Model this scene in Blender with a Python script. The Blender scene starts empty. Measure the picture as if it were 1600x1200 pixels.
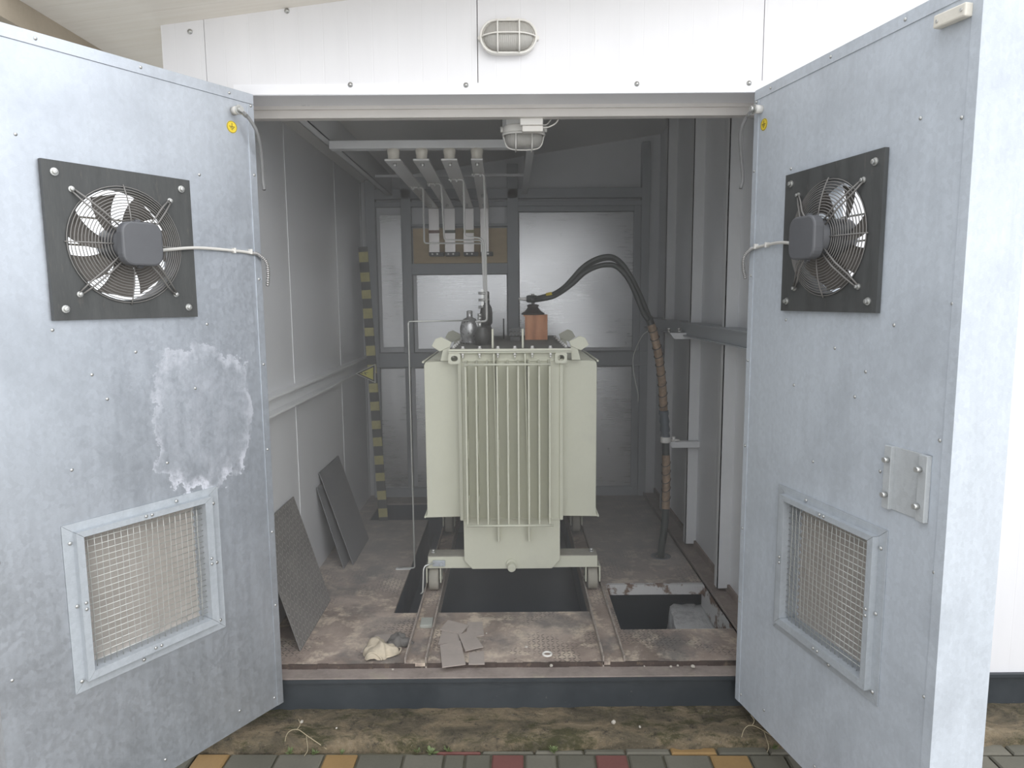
import bpy, bmesh, math, random
from mathutils import Vector, Matrix
R = math.radians
PI = math.pi
scene = bpy.context.scene
COL = scene.collection

# ------------------------------------------------------------------ camera
cam_data = bpy.data.cameras.new('camera')
cam_data.sensor_fit = 'HORIZONTAL'; cam_data.sensor_width = 36
cam_data.lens = 1090 * 36 / 1600
cam_data.clip_start = 0.02; cam_data.clip_end = 200
cam = bpy.data.objects.new('camera', cam_data); COL.objects.link(cam)
pitch, roll, yaw = .1215, .0076, -.002
fwd = Vector((-math.sin(yaw) * math.cos(pitch), math.cos(yaw) * math.cos(pitch), -math.sin(pitch)))
rt = Vector((math.cos(yaw), math.sin(yaw), 0)); up = rt.cross(fwd)
r2 = rt * math.cos(roll) - up * math.sin(roll); u2 = rt * math.sin(roll) + up * math.cos(roll)
cam.matrix_world = Matrix(((r2.x, u2.x, -fwd.x, 0), (r2.y, u2.y, -fwd.y, 0), (r2.z, u2.z, -fwd.z, 1.52), (0, 0, 0, 1)))
scene.camera = cam

# ------------------------------------------------------------------ world, sun, exposure
world = bpy.data.worlds.new('overcast_sky'); scene.world = world; world.use_nodes = True
wn, wl = world.node_tree.nodes, world.node_tree.links
wn.clear()
wo = wn.new('ShaderNodeOutputWorld'); bg = wn.new('ShaderNodeBackground')
tc = wn.new('ShaderNodeTexCoord'); sp = wn.new('ShaderNodeSeparateXYZ'); rp = wn.new('ShaderNodeValToRGB')
wl.new(tc.outputs['Generated'], sp.inputs[0]); wl.new(sp.outputs['Z'], rp.inputs[0])
el = rp.color_ramp.elements
el[0].position = 0.0; el[0].color = (.68, .71, .74, 1)
el[1].position = .9; el[1].color = (.85, .90, .97, 1)
e = el.new(.12); e.color = (.82, .85, .89, 1)
e = el.new(.40); e.color = (.95, .97, 1.0, 1)
# the sky is dimmed at low left front to keep the right door darker
dp = wn.new('ShaderNodeVectorMath'); dp.operation = 'DOT_PRODUCT'; dp.inputs[1].default_value = (-.83, -.45, -.33)
wl.new(tc.outputs['Generated'], dp.inputs[0])
mr = wn.new('ShaderNodeMapRange'); mr.inputs['From Min'].default_value = -.1; mr.inputs['From Max'].default_value = .8
mr.inputs['To Min'].default_value = 1.0; mr.inputs['To Max'].default_value = .42; wl.new(dp.outputs['Value'], mr.inputs['Value'])
mx = wn.new('ShaderNodeVectorMath'); mx.operation = 'SCALE'; wl.new(rp.outputs[0], mx.inputs[0]); wl.new(mr.outputs[0], mx.inputs['Scale'])
wl.new(mx.outputs[0], bg.inputs['Color']); bg.inputs['Strength'].default_value = 1.9
wl.new(bg.outputs[0], wo.inputs[0])
sun_d = bpy.data.lights.new('sun', 'SUN'); sun_d.energy = .8; sun_d.angle = R(60); sun_d.color = (1, .96, .9)
sun = bpy.data.objects.new('sun', sun_d); COL.objects.link(sun)
sun.rotation_euler = (R(70), 0, R(20)); sun.location = (2, -4, 5)
scene.view_settings.view_transform = 'Standard'; scene.view_settings.look = 'None'
scene.view_settings.exposure = 0.32; scene.view_settings.gamma = 1.0
scene.view_settings.use_curve_mapping = False
scene.cycles.max_bounces = 12; scene.cycles.diffuse_bounces = 8; scene.cycles.glossy_bounces = 5
scene.cycles.sample_clamp_indirect = 6
scene.cycles.caustics_reflective = False; scene.cycles.caustics_refractive = False

# ------------------------------------------------------------------ material helpers
class NT:
    def __init__(s, m): s.t = m.node_tree; s.n = s.t.nodes; s.l = s.t.links
    def put(s, v, sock):
        if isinstance(v, bpy.types.NodeSocket): s.l.new(v, sock)
        elif v is not None:
            if sock.type == 'RGBA' and len(v) == 3: v = (*v, 1)
            sock.default_value = v
    def m(s, op, a, b=None, c=None, clamp=False):
        n = s.n.new('ShaderNodeMath'); n.operation = op; n.use_clamp = clamp
        for i, v in enumerate((a, b, c)):
            if v is not None: s.put(v, n.inputs[i])
        return n.outputs[0]
    def mix(s, f, a, b, mode='MIX'):
        n = s.n.new('ShaderNodeMix'); n.data_type = 'RGBA'; n.blend_type = mode
        s.put(f, n.inputs[0]); s.put(a, n.inputs[6]); s.put(b, n.inputs[7]); return n.outputs[2]
    def coord(s, kind='Object'): return s.n.new('ShaderNodeTexCoord').outputs[kind]
    def xyz(s, v):
        n = s.n.new('ShaderNodeSeparateXYZ'); s.l.new(v, n.inputs[0]); return n.outputs
    def map(s, v, sc=(1, 1, 1), rot=(0, 0, 0), loc=(0, 0, 0)):
        n = s.n.new('ShaderNodeMapping'); s.l.new(v, n.inputs[0])
        n.inputs['Scale'].default_value = sc; n.inputs['Rotation'].default_value = rot; n.inputs['Location'].default_value = loc
        return n.outputs[0]
    def noise(s, v, scale, detail=4, rough=.55, dist=0):
        n = s.n.new('ShaderNodeTexNoise'); s.l.new(v, n.inputs['Vector'])
        n.inputs['Scale'].default_value = scale; n.inputs['Detail'].default_value = detail
        n.inputs['Roughness'].default_value = rough; n.inputs['Distortion'].default_value = dist
        return n.outputs['Fac']
    def voro(s, v, scale):
        n = s.n.new('ShaderNodeTexVoronoi'); s.l.new(v, n.inputs['Vector']); n.inputs['Scale'].default_value = scale
        return n.outputs
    def ramp(s, f, *stops):
        n = s.n.new('ShaderNodeValToRGB'); s.l.new(f, n.inputs[0]); e = n.color_ramp.elements
        while len(e) < len(stops): e.new(.5)
        for i, (p, c) in enumerate(stops):
            e[i].position = p; e[i].color = (c, c, c, 1) if isinstance(c, (int, float)) else (*c, 1)
        return n.outputs[0]
    def bump(s, h, strength=.2, dist=.01):
        n = s.n.new('ShaderNodeBump'); s.l.new(h, n.inputs['Height'])
        n.inputs['Strength'].default_value = strength; n.inputs['Distance'].default_value = dist
        return n.outputs[0]

def mat(name, fn=None, color=(.5, .5, .5), rough=.5, metal=0., **kw):
    m = bpy.data.materials.new(name); m.use_nodes = True
    b = m.node_tree.nodes['Principled BSDF']
    b.inputs['Base Color'].default_value = (*color, 1); b.inputs['Roughness'].default_value = rough
    b.inputs['Metallic'].default_value = metal
    for k, v in kw.items(): b.inputs[k].default_value = v
    if fn:
        t = NT(m)
        r = fn(t)
        for k, v in r.items(): t.put(v, b.inputs[k])
    return m

def mottled(c, d=.12, scale=6, rough=.55, metal=0, bump=0, fine=60, stretch=(1, 1, 1), dirt=None, dirt_lo=.55):
    def fn(t):
        v = t.map(t.coord(), stretch)
        n = t.noise(v, scale, 5); f = t.noise(v, fine, 3)
        k = t.m('ADD', t.m('MULTIPLY', n, .7), t.m('MULTIPLY', f, .3))
        a = tuple(x * (1 - d) for x in c); b = tuple(min(1, x * (1 + d)) for x in c)
        col = t.ramp(k, (.3, a), (.7, b))
        if dirt:
            g = t.ramp(t.noise(v, scale * 1.7, 7, .65), (dirt_lo, 0), (dirt_lo + .16, 1))
            col = t.mix(g, col, dirt)
        r = {'Base Color': col, 'Roughness': t.ramp(n, (.3, max(0, rough - .08)), (.7, min(1, rough + .08)))}
        if bump: r['Normal'] = t.bump(k, bump, .004)
        return r
    return fn

def galv(c, rough=.42, metal=.55, stain=False, streak=.06):
    """galvanised sheet: fine brushed grain, faint vertical streaks, spangle"""
    def fn(t):
        v = t.coord()
        sp1 = t.voro(t.map(v, (1, 1, .8)), 90)[1]
        g = t.xyz(sp1)[0]
        st = t.noise(t.map(v, (14, 14, .7)), 3, 5, .6)
        gr = t.noise(t.map(v, (30, 30, 240)), 4, 2, .5)
        bl = t.noise(v, 1.6, 5, .6)
        k = t.m('ADD', t.m('MULTIPLY', st, .30), t.m('ADD', t.m('MULTIPLY', g, .14), t.m('ADD', t.m('MULTIPLY', gr, .32), t.m('MULTIPLY', bl, .36))))
        a = tuple(x * (1 - streak * 1.6) for x in c); b = tuple(min(1, x * (1 + streak * 1.6)) for x in c)
        col = t.ramp(k, (.4, a), (.72, b))
        bt = t.ramp(t.noise(t.map(v, (1, 1, .8), loc=(3, 8, 2)), 2.4, 8, .68), (.50, 0), (.66, .30))
        col = t.mix(bt, col, tuple(x * .55 for x in c))
        sc = t.ramp(t.noise(t.map(v, (6, 6, 1.2), loc=(9, 1, 2)), 6, 7, .8), (.64, 0), (.72, .25))
        col = t.mix(sc, col, tuple(min(1, x * 1.4) for x in c))
        rg = t.ramp(k, (.4, rough - .08), (.7, rough + .1))
        r = {}
        if stain:
            x, y, z = t.xyz(v)
            wob = t.noise(v, 9, 6, .7)
            wob2 = t.noise(t.map(v, (1, 1, .5), loc=(4, 2, 1)), 22, 5, .7)
            dx = t.m('DIVIDE', t.m('SUBTRACT', x, .27), .19)
            dz = t.m('DIVIDE', t.m('SUBTRACT', z, 1.11), .25)
            rr = t.m('SQRT', t.m('ADD', t.m('POWER', t.m('ABSOLUTE', dx), 2.6), t.m('POWER', t.m('ABSOLUTE', dz), 2.6)))
            rr = t.m('ADD', rr, t.m('MULTIPLY', t.m('SUBTRACT', wob, .5), 1.5))
            ring = t.ramp(rr, (.80, 0), (.97, 1), (1.0, 1), (1.04, 0))
            ring = t.m('MULTIPLY', ring, t.ramp(wob2, (.38, .3), (.55, 1)))
            fill = t.m('MULTIPLY', t.ramp(rr, (.85, .5), (1.0, 0)), t.ramp(wob2, (.42, 0), (.66, 1)))
            low = t.ramp(z, (.8, 1), (1.35, .45))
            f = t.m('MULTIPLY', t.m('ADD', t.m('MULTIPLY', ring, .95), t.m('MULTIPLY', fill, .9), clamp=True), low)
            col = t.mix(f, col, (.78, .79, .86))
            # grey run marks under the top edge
            rn = t.ramp(t.noise(t.map(v, (9, 9, 2.2), loc=(2, 0, 0)), 3, 8, .75), (.54, 0), (.64, 1))
            up = t.ramp(z, (1.85, 0), (2.02, 1), (2.2, 1), (2.25, 0))
            zz = t.m('MULTIPLY', t.m('MULTIPLY', rn, up), .8)
            col = t.mix(zz, col, (.36, .37, .39))
            r['Metallic'] = t.m('MULTIPLY', t.m('SUBTRACT', 1, f), metal)
        r.update({'Base Color': col, 'Roughness': rg, 'Normal': t.bump(k, .05, .003)})
        return r
    return fn

def checker(t, v, size, rot=0.0):
    """raised herringbone tread of checker plate, 0..1"""
    x, y, z = t.xyz(t.map(v, (1 / size, 1 / size, 1 / size), (0, 0, rot)))
    fx, fy = t.m('FLOOR', x), t.m('FLOOR', y)
    par = t.m('MODULO', t.m('ABSOLUTE', t.m('ADD', fx, fy)), 2)
    s = t.m('SUBTRACT', t.m('MULTIPLY', par, 2), 1)
    px, py = t.m('SUBTRACT', t.m('FRACT', x), .5), t.m('MULTIPLY', t.m('SUBTRACT', t.m('FRACT', y), .5), s)
    a, b = t.m('ADD', px, py), t.m('SUBTRACT', px, py)
    q = t.m('ADD', t.m('POWER', t.m('DIVIDE', t.m('ABSOLUTE', a), .78), 2), t.m('POWER', t.m('DIVIDE', t.m('ABSOLUTE', b), .2), 2))
    return t.ramp(q, (.6, 1), (1.0, 0))

def floor_fn(t):
    v = t.coord()
    n1 = t.noise(v, 2.6, 8, .62, .3); n2 = t.noise(t.map(v, loc=(5, 3, 0)), 9, 8, .7, .2); n3 = t.noise(v, 45, 4, .7)
    col = t.ramp(n1, (.30, (.19, .148, .12)), (.5, (.36, .285, .24)), (.68, (.52, .43, .365)))
    dust = t.ramp(n2, (.50, 0), (.60, .85))
    col = t.mix(dust, col, (.64, .54, .43))
    dark = t.ramp(t.noise(t.map(v, loc=(1, 9, 0)), 3.4, 7, .65), (.50, 0), (.64, .8))
    col = t.mix(dark, col, (.15, .142, .137))
    spk = t.ramp(n3, (.62, 0), (.70, .5))
    col = t.mix(spk, col, (.12, .10, .09))
    ck = checker(t, v, .021)
    show = t.ramp(t.noise(t.map(v, loc=(7.3, 1.2, 0)), 3.0, 4, .6), (.5, 0), (.58, 1))
    ckm = t.m('MULTIPLY', ck, show)
    col = t.mix(t.m('MULTIPLY', ckm, .8), col, (.07, .065, .06))
    h = t.m('ADD', t.m('MULTIPLY', n3, .25), t.m('ADD', t.m('MULTIPLY', n2, .5), t.m('MULTIPLY', ckm, .6)))
    # towards the back the colour is a paler grey that makes up for weak light
    far = t.ramp(t.m('DIVIDE', t.xyz(v)[1], 6), (.55, 0), (.70, .6))
    col = t.mix(far, col, (.44, .42, .40))
    return {'Base Color': col, 'Roughness': t.ramp(n2, (.4, .7), (.7, .95)), 'Normal': t.bump(h, .5, .006)}

def plate_fn(t):
    v = t.coord()
    ck = checker(t, v, .026)
    n = t.noise(v, 7, 6, .65)
    col = t.ramp(n, (.3, (.16, .152, .148)), (.7, (.24, .228, .218)))
    col = t.mix(t.m('MULTIPLY', ck, .7), col, (.34, .325, .30))
    return {'Base Color': col, 'Roughness': .65, 'Normal': t.bump(ck, .6, .003)}

def plinth_fn(t):
    v = t.coord()
    n1 = t.noise(t.map(v, (1, 2, 2)), 4.5, 9, .72, .5); n2 = t.noise(v, 26, 8, .78); n3 = t.noise(v, 90, 4, .75)
    col = t.ramp(n1, (.34, (.075, .066, .045)), (.48, (.17, .14, .095)), (.60, (.30, .235, .15)), (.7, (.40, .33, .24)))
    moss = t.ramp(t.noise(t.map(v, (1, 2.4, 1), loc=(3, 3, 3)), 5.5, 9, .78), (.50, 0), (.60, .85))
    col = t.mix(moss, col, (.070, .070, .030))
    col = t.mix(t.ramp(n2, (.55, 0), (.64, .75)), col, (.045, .042, .034))
    col = t.mix(t.ramp(n3, (.63, 0), (.70, .7)), col, (.42, .37, .30))
    h = t.m('ADD', t.m('MULTIPLY', n2, .9), t.m('MULTIPLY', n3, .4))
    return {'Base Color': col, 'Roughness': .95, 'Normal': t.bump(h, 1.0, .02)}

def facade_fn(t):
    v = t.coord(); x, y, z = t.xyz(v)
    fx = t.m('FRACT', t.m('MULTIPLY', x, 11.0))
    rib = t.ramp(t.m('ABSOLUTE', t.m('SUBTRACT', fx, .5)), (.0, 0), (.035, 1))
    n = t.noise(t.map(v, (3, 3, .4)), 4, 5, .6)
    col = t.ramp(n, (.3, (.78, .775, .795)), (.7, (.81, .805, .825)))
    return {'Base Color': col, 'Roughness': .42, 'Normal': t.bump(rib, .25, .002)}

def soffit_fn(t):
    v = t.coord(); x, y, z = t.xyz(v)
    f = t.m('FRACT', t.m('MULTIPLY', y, 7.5))
    rib = t.ramp(t.m('ABSOLUTE', t.m('SUBTRACT', f, .5)), (.0, 0), (.05, 1))
    n = t.noise(t.map(v, (.6, 8, 1)), 5, 5, .6)
    col = t.ramp(n, (.3, (.84, .79, .71)), (.7, (.90, .86, .79)))
    return {'Base Color': col, 'Roughness': .7, 'Normal': t.bump(rib, .3, .003)}

def black_fn(t):
    v = t.coord()
    n = t.noise(v, 5, 6, .7); s = t.ramp(t.noise(v, 55, 4, .8), (.66, 0), (.74, 1))
    col = t.ramp(n, (.3, (.030, .036, .042)), (.7, (.048, .055, .062)))
    sm = t.m('MULTIPLY', s, t.ramp(t.noise(v, 6, 3), (.45, 0), (.65, .7)))
    col = t.mix(sm, col, (.30, .28, .25))
    return {'Base Color': col, 'Roughness': t.ramp(n, (.3, .42), (.7, .6)), 'Normal': t.bump(n, .1, .003)}

def rusty_white_fn(t):
    v = t.coord()
    n = t.noise(t.map(v, (1, 1, 1)), 11, 7, .7)
    f = t.ramp(n, (.50, 0), (.56, 1))
    col = t.mix(f, (.60, .59, .58), (.19, .12, .085))
    return {'Base Color': col, 'Roughness': .75}

def concrete_white_fn(t):
    v = t.coord(); n = t.noise(v, 8, 9, .75); n2 = t.noise(v, 40, 5, .7)
    col = t.ramp(n, (.35, (.60, .59, .58)), (.5, (.84, .83, .82)), (.7, (.9, .89, .88)))
    return {'Base Color': col, 'Roughness': .95, 'Normal': t.bump(t.m('ADD', n, t.m('MULTIPLY', n2, .4)), 1.0, .03)}

def stripe_fn(t):
    v = t.coord(); x, y, z = t.xyz(v)
    w = t.m('ADD', t.m('MULTIPLY', z, 8.0), t.m('MULTIPLY', t.noise(t.map(v, (0, 0, 1)), 5, 2), .55))
    f = t.ramp(t.m('FRACT', w), (.46, 0), (.465, 1), (.97, 1), (.975, 0))
    n = t.noise(v, 20, 5, .7)
    ye = t.ramp(n, (.3, (.36, .33, .13)), (.7, (.50, .46, .20)))
    return {'Base Color': t.mix(f, (.055, .055, .055), ye), 'Roughness': .55}

def wood_fn(t):
    v = t.coord()
    w = t.n.new('ShaderNodeTexWave'); w.bands_direction = 'X'; w.inputs['Scale'].default_value = 5
    w.inputs['Distortion'].default_value = 5; w.inputs['Detail'].default_value = 3; w.inputs['Detail Scale'].default_value = .8
    t.l.new(t.map(v, (1, 1, .35)), w.inputs['Vector'])
    n = t.noise(t.map(v, (1, 1, .3)), 25, 5, .6)
    k = t.m('ADD', t.m('MULTIPLY', w.outputs['Fac'], .25), t.m('MULTIPLY', n, .75))
    col = t.ramp(k, (.25, (.52, .20, .085)), (.5, (.72, .32, .155)), (.75, (.82, .42, .23)))
    return {'Base Color': col, 'Roughness': .6}

def board_fn(t):
    v = t.coord(); n = t.noise(t.map(v, (1, 1, 4)), 5, 6, .6)
    x = t.xyz(v)[0]
    col = t.ramp(n, (.3, (.66, .50, .28)), (.7, (.78, .60, .36)))
    return {'Base Color': col, 'Roughness': .6}

def cable_fn(t):
    v = t.coord(); n = t.noise(v, 30, 5, .7)
    return {'Base Color': t.ramp(n, (.3, (.16, .10, .06)), (.7, (.48, .33, .21))), 'Roughness': t.ramp(n, (.3, .3), (.7, .55)), 'Normal': t.bump(n, .3, .004)}

def backpanel_fn(t):
    v = t.coord()
    n = t.noise(t.map(v, (1, 1, 1)), 2.2, 5, .6); sm = t.noise(t.map(v, (2.5, 1, 1), loc=(2, 1, 4)), 7, 6, .7)
    st = t.noise(t.map(v, (2, 2, 60)), 3, 3, .5)
    k = t.m('ADD', t.m('MULTIPLY', n, .6), t.m('MULTIPLY', st, .4))
    col = t.ramp(k, (.35, (.74, .74, .745)), (.7, (.84, .84, .845)))
    sc = t.ramp(sm, (.64, 0), (.70, .5))
    col = t.mix(sc, col, (.28, .28, .29))
    return {'Base Color': col, 'Roughness': t.ramp(k, (.35, .25), (.7, .36)), 'Normal': t.bump(k, .03, .003)}

M = {}
M['door'] = mat('galvanised_sheet', galv((.53, .57, .62), .42, .85))
M['door_stained'] = mat('galvanised_sheet_with_water_stain', galv((.57, .605, .655), .42, .75, stain=True))
M['galv'] = mat('galvanised_frame', galv((.44, .47, .50), .42, .8))
M['inner'] = mat('inner_wall_sheet', mottled((.78, .785, .80), .04, 2.2, .45, stretch=(1, 1, .25)), metal=.15)
M['ceil'] = mat('ceiling_sheet', mottled((.86, .85, .83), .03, 2, .5), metal=.0)
M['backpanel'] = mat('back_panel_sheet', backpanel_fn, metal=.9)
M['frame'] = mat('grey_frame_paint', mottled((.42, .44, .46), .06, 5, .5), metal=.1)
M['frame_light'] = mat('light_grey_post_paint', mottled((.74, .745, .75), .05, 5, .5), metal=.0)
M['header'] = mat('warm_grey_lintel_paint', mottled((.70, .665, .63), .05, 5, .5))
M['facade'] = mat('white_sandwich_panel', facade_fn)
M['flash'] = mat('white_flashing', mottled((.88, .88, .91), .03, 4, .35))
M['soffit'] = mat('beige_soffit', soffit_fn)
M['fascia'] = mat('brown_fascia', mottled((.42, .36, .28), .1, 4, .7))
M['floor'] = mat('dusty_checker_plate_floor', floor_fn)
M['lip'] = mat('dusty_brown_steel', mottled((.30, .25, .222), .25, 9, .85, bump=.4, dirt=(.34, .30, .24)))
M['rusty_dark'] = mat('rusty_dark_edge', mottled((.07, .05, .042), .5, 14, .9, bump=.5, dirt=(.20, .15, .11)))
M['railtop'] = mat('worn_rail_edge', mottled((.36, .31, .27), .35, 25, .8, bump=.4, dirt=(.14, .11, .09)))
M['plate'] = mat('checker_plate', plate_fn)
M['platedark'] = mat('dark_steel_plate', mottled((.19, .19, .195), .12, 5, .6))
M['black'] = mat('black_base_paint', black_fn)
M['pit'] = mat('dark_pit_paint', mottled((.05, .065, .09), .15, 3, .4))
M['plinth'] = mat('mossy_concrete', plinth_fn)
M['white_rust'] = mat('white_paint_with_rust', rusty_white_fn)
M['white_conc'] = mat('rough_white_concrete', concrete_white_fn)
M['trafo'] = mat('grey_green_enamel', mottled((.63, .63, .515), .04, 3, .38, dirt=(.58, .575, .48), dirt_lo=.6))
M['lid'] = mat('dusty_lid', mottled((.20, .20, .18), .15, 12, .7))
M['beamtop'] = mat('dusty_beam_top', mottled((.33, .31, .26), .2, 12, .8))
M['bolt'] = mat('zinc_bolt', color=(.60, .60, .58), rough=.35, metal=.8)
M['darkmetal'] = mat('dark_plate_paint', mottled((.075, .077, .076), .2, 8, .5, stretch=(4, 4, .6), dirt=(.13, .12, .11), dirt_lo=.6))
M['grille'] = mat('grille_wire_paint', color=(.22, .21, .20), rough=.5)
M['motor'] = mat('motor_grey_plastic', mottled((.12, .122, .13), .08, 6, .45))
M['blade'] = mat('fan_blade_grey', mottled((.16, .145, .13), .15, 8, .6))
M['louvre'] = mat('pale_louvre', mottled((.60, .57, .49), .05, 5, .8))
M['filter'] = mat('dusty_filter_fleece', mottled((.47, .435, .40), .1, 18, .95, bump=.5, fine=120))
M['wire'] = mat('galvanised_wire', color=(.62, .63, .60), rough=.35, metal=.6)
M['cable_white'] = mat('white_cable_sleeve', color=(.70, .68, .64), rough=.5)
M['conduit'] = mat('metal_flex_conduit', color=(.40, .39, .38), rough=.4, metal=.7)
M['cable_grey'] = mat('grey_cable_sheath', color=(.22, .22, .22), rough=.5)
M['yellow'] = mat('yellow_sticker', mottled((.82, .62, .05), .08, 30, .5))
M['ink'] = mat('black_ink', color=(.03, .03, .03), rough=.6)
M['signyellow'] = mat('warning_yellow', mottled((.62, .58, .13), .08, 30, .5))
M['signwhite'] = mat('sign_white_edge', color=(.62, .62, .58), rough=.5)
M['stripe'] = mat('yellow_black_stripes', stripe_fn)
M['wood'] = mat('orange_brown_wood', wood_fn)
M['board'] = mat('yellow_insulating_board', board_fn)
M['alu'] = mat('aluminium_bar', mottled((.76, .75, .73), .04, 8, .4), metal=.35)
M['rod'] = mat('bright_aluminium_rod', color=(.86, .85, .82), rough=.35, metal=.3)
M['barpale'] = mat('pale_vertical_bar', mottled((.92, .88, .85), .03, 8, .38), metal=.7)
M['porcelain'] = mat('ivory_porcelain', mottled((.72, .68, .60), .04, 8, .3))
M['brown_porc'] = mat('dark_brown_porcelain', color=(.045, .036, .032), rough=.25)
M['dark_porc'] = mat('dark_grey_bushing', mottled((.085, .085, .08), .15, 12, .35))
M['cast'] = mat('silver_painted_casting', mottled((.46, .46, .46), .2, 40, .3, metal=.7, bump=.6, fine=90), metal=.7)
M['rubber'] = mat('black_cable_rubber', mottled((.032, .038, .036), .2, 12, .4))
M['heatshrink'] = mat('brown_cable_wrap', cable_fn)
M['tape'] = mat('blue_grey_tape', mottled((.10, .12, .14), .2, 25, .35))
M['lamp'] = mat('white_lamp_plastic', mottled((.80, .78, .74), .03, 5, .4))
def glass_fn(t):
    v = t.coord(); x = t.xyz(v)[0]
    w = t.m('SINE', t.m('MULTIPLY', x, 900))
    return {'Normal': t.bump(w, .25, .001)}
M['glass'] = mat('ribbed_lamp_glass', glass_fn, color=(.62, .60, .56), rough=.25, **{'Transmission Weight': .35})
M['card'] = mat('dusty_cardboard', mottled((.40, .345, .31), .1, 10, .9, bump=.2))
M['rag'] = mat('dirty_cream_cloth', mottled((.52, .45, .345), .2, 20, .95, bump=.4))
M['ragdark'] = mat('dark_dirty_cloth', mottled((.15, .14, .13), .3, 20, .95, bump=.4))
M['plastic_white'] = mat('white_plastic', color=(.78, .75, .70), rough=.45)
M['block'] = mat('pale_green_grey_block', mottled((.40, .41, .37), .06, 10, .8))
M['stone'] = mat('pale_stone_chip', mottled((.5, .46, .40), .15, 20, .9))
M['leaf'] = mat('weed_green', mottled((.20, .25, .11), .2, 30, .6))
M['twig'] = mat('dry_twig', mottled((.42, .36, .24), .15, 30, .8))
M['joint'] = mat('sandy_joint_soil', mottled((.13, .12, .085), .3, 12, .95, bump=.5))
M['bounce_far'] = mat('pale_bounce_ground', mottled((.58, .565, .53), .08, 2, .9))
def paver(c): return mottled(c, .12, 9, .85, bump=.3, fine=90)
M['paver_grey'] = mat('grey_paver', paver((.125, .118, .092)))
M['paver_grey_pale'] = mat('pale_grey_paver', paver((.155, .145, .115)))
M['paver_yellow'] = mat('ochre_paver', paver((.30, .19, .08)))
M['paver_red'] = mat('red_paver', paver((.17, .07, .06)))
M['switch'] = mat('cream_switch_plastic', mottled((.72, .68, .60), .08, 20, .5))
M['band_red'] = mat('red_phase_band', color=(.36, .22, .19), rough=.6)
M['band_green'] = mat('green_phase_band', color=(.20, .22, .18), rough=.6)
M['band_yellow'] = mat('yellow_phase_band', color=(.50, .44, .20), rough=.6)
M['backing'] = mat('grey_lock_plate', galv((.50, .52, .53), .4, .5))

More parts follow.
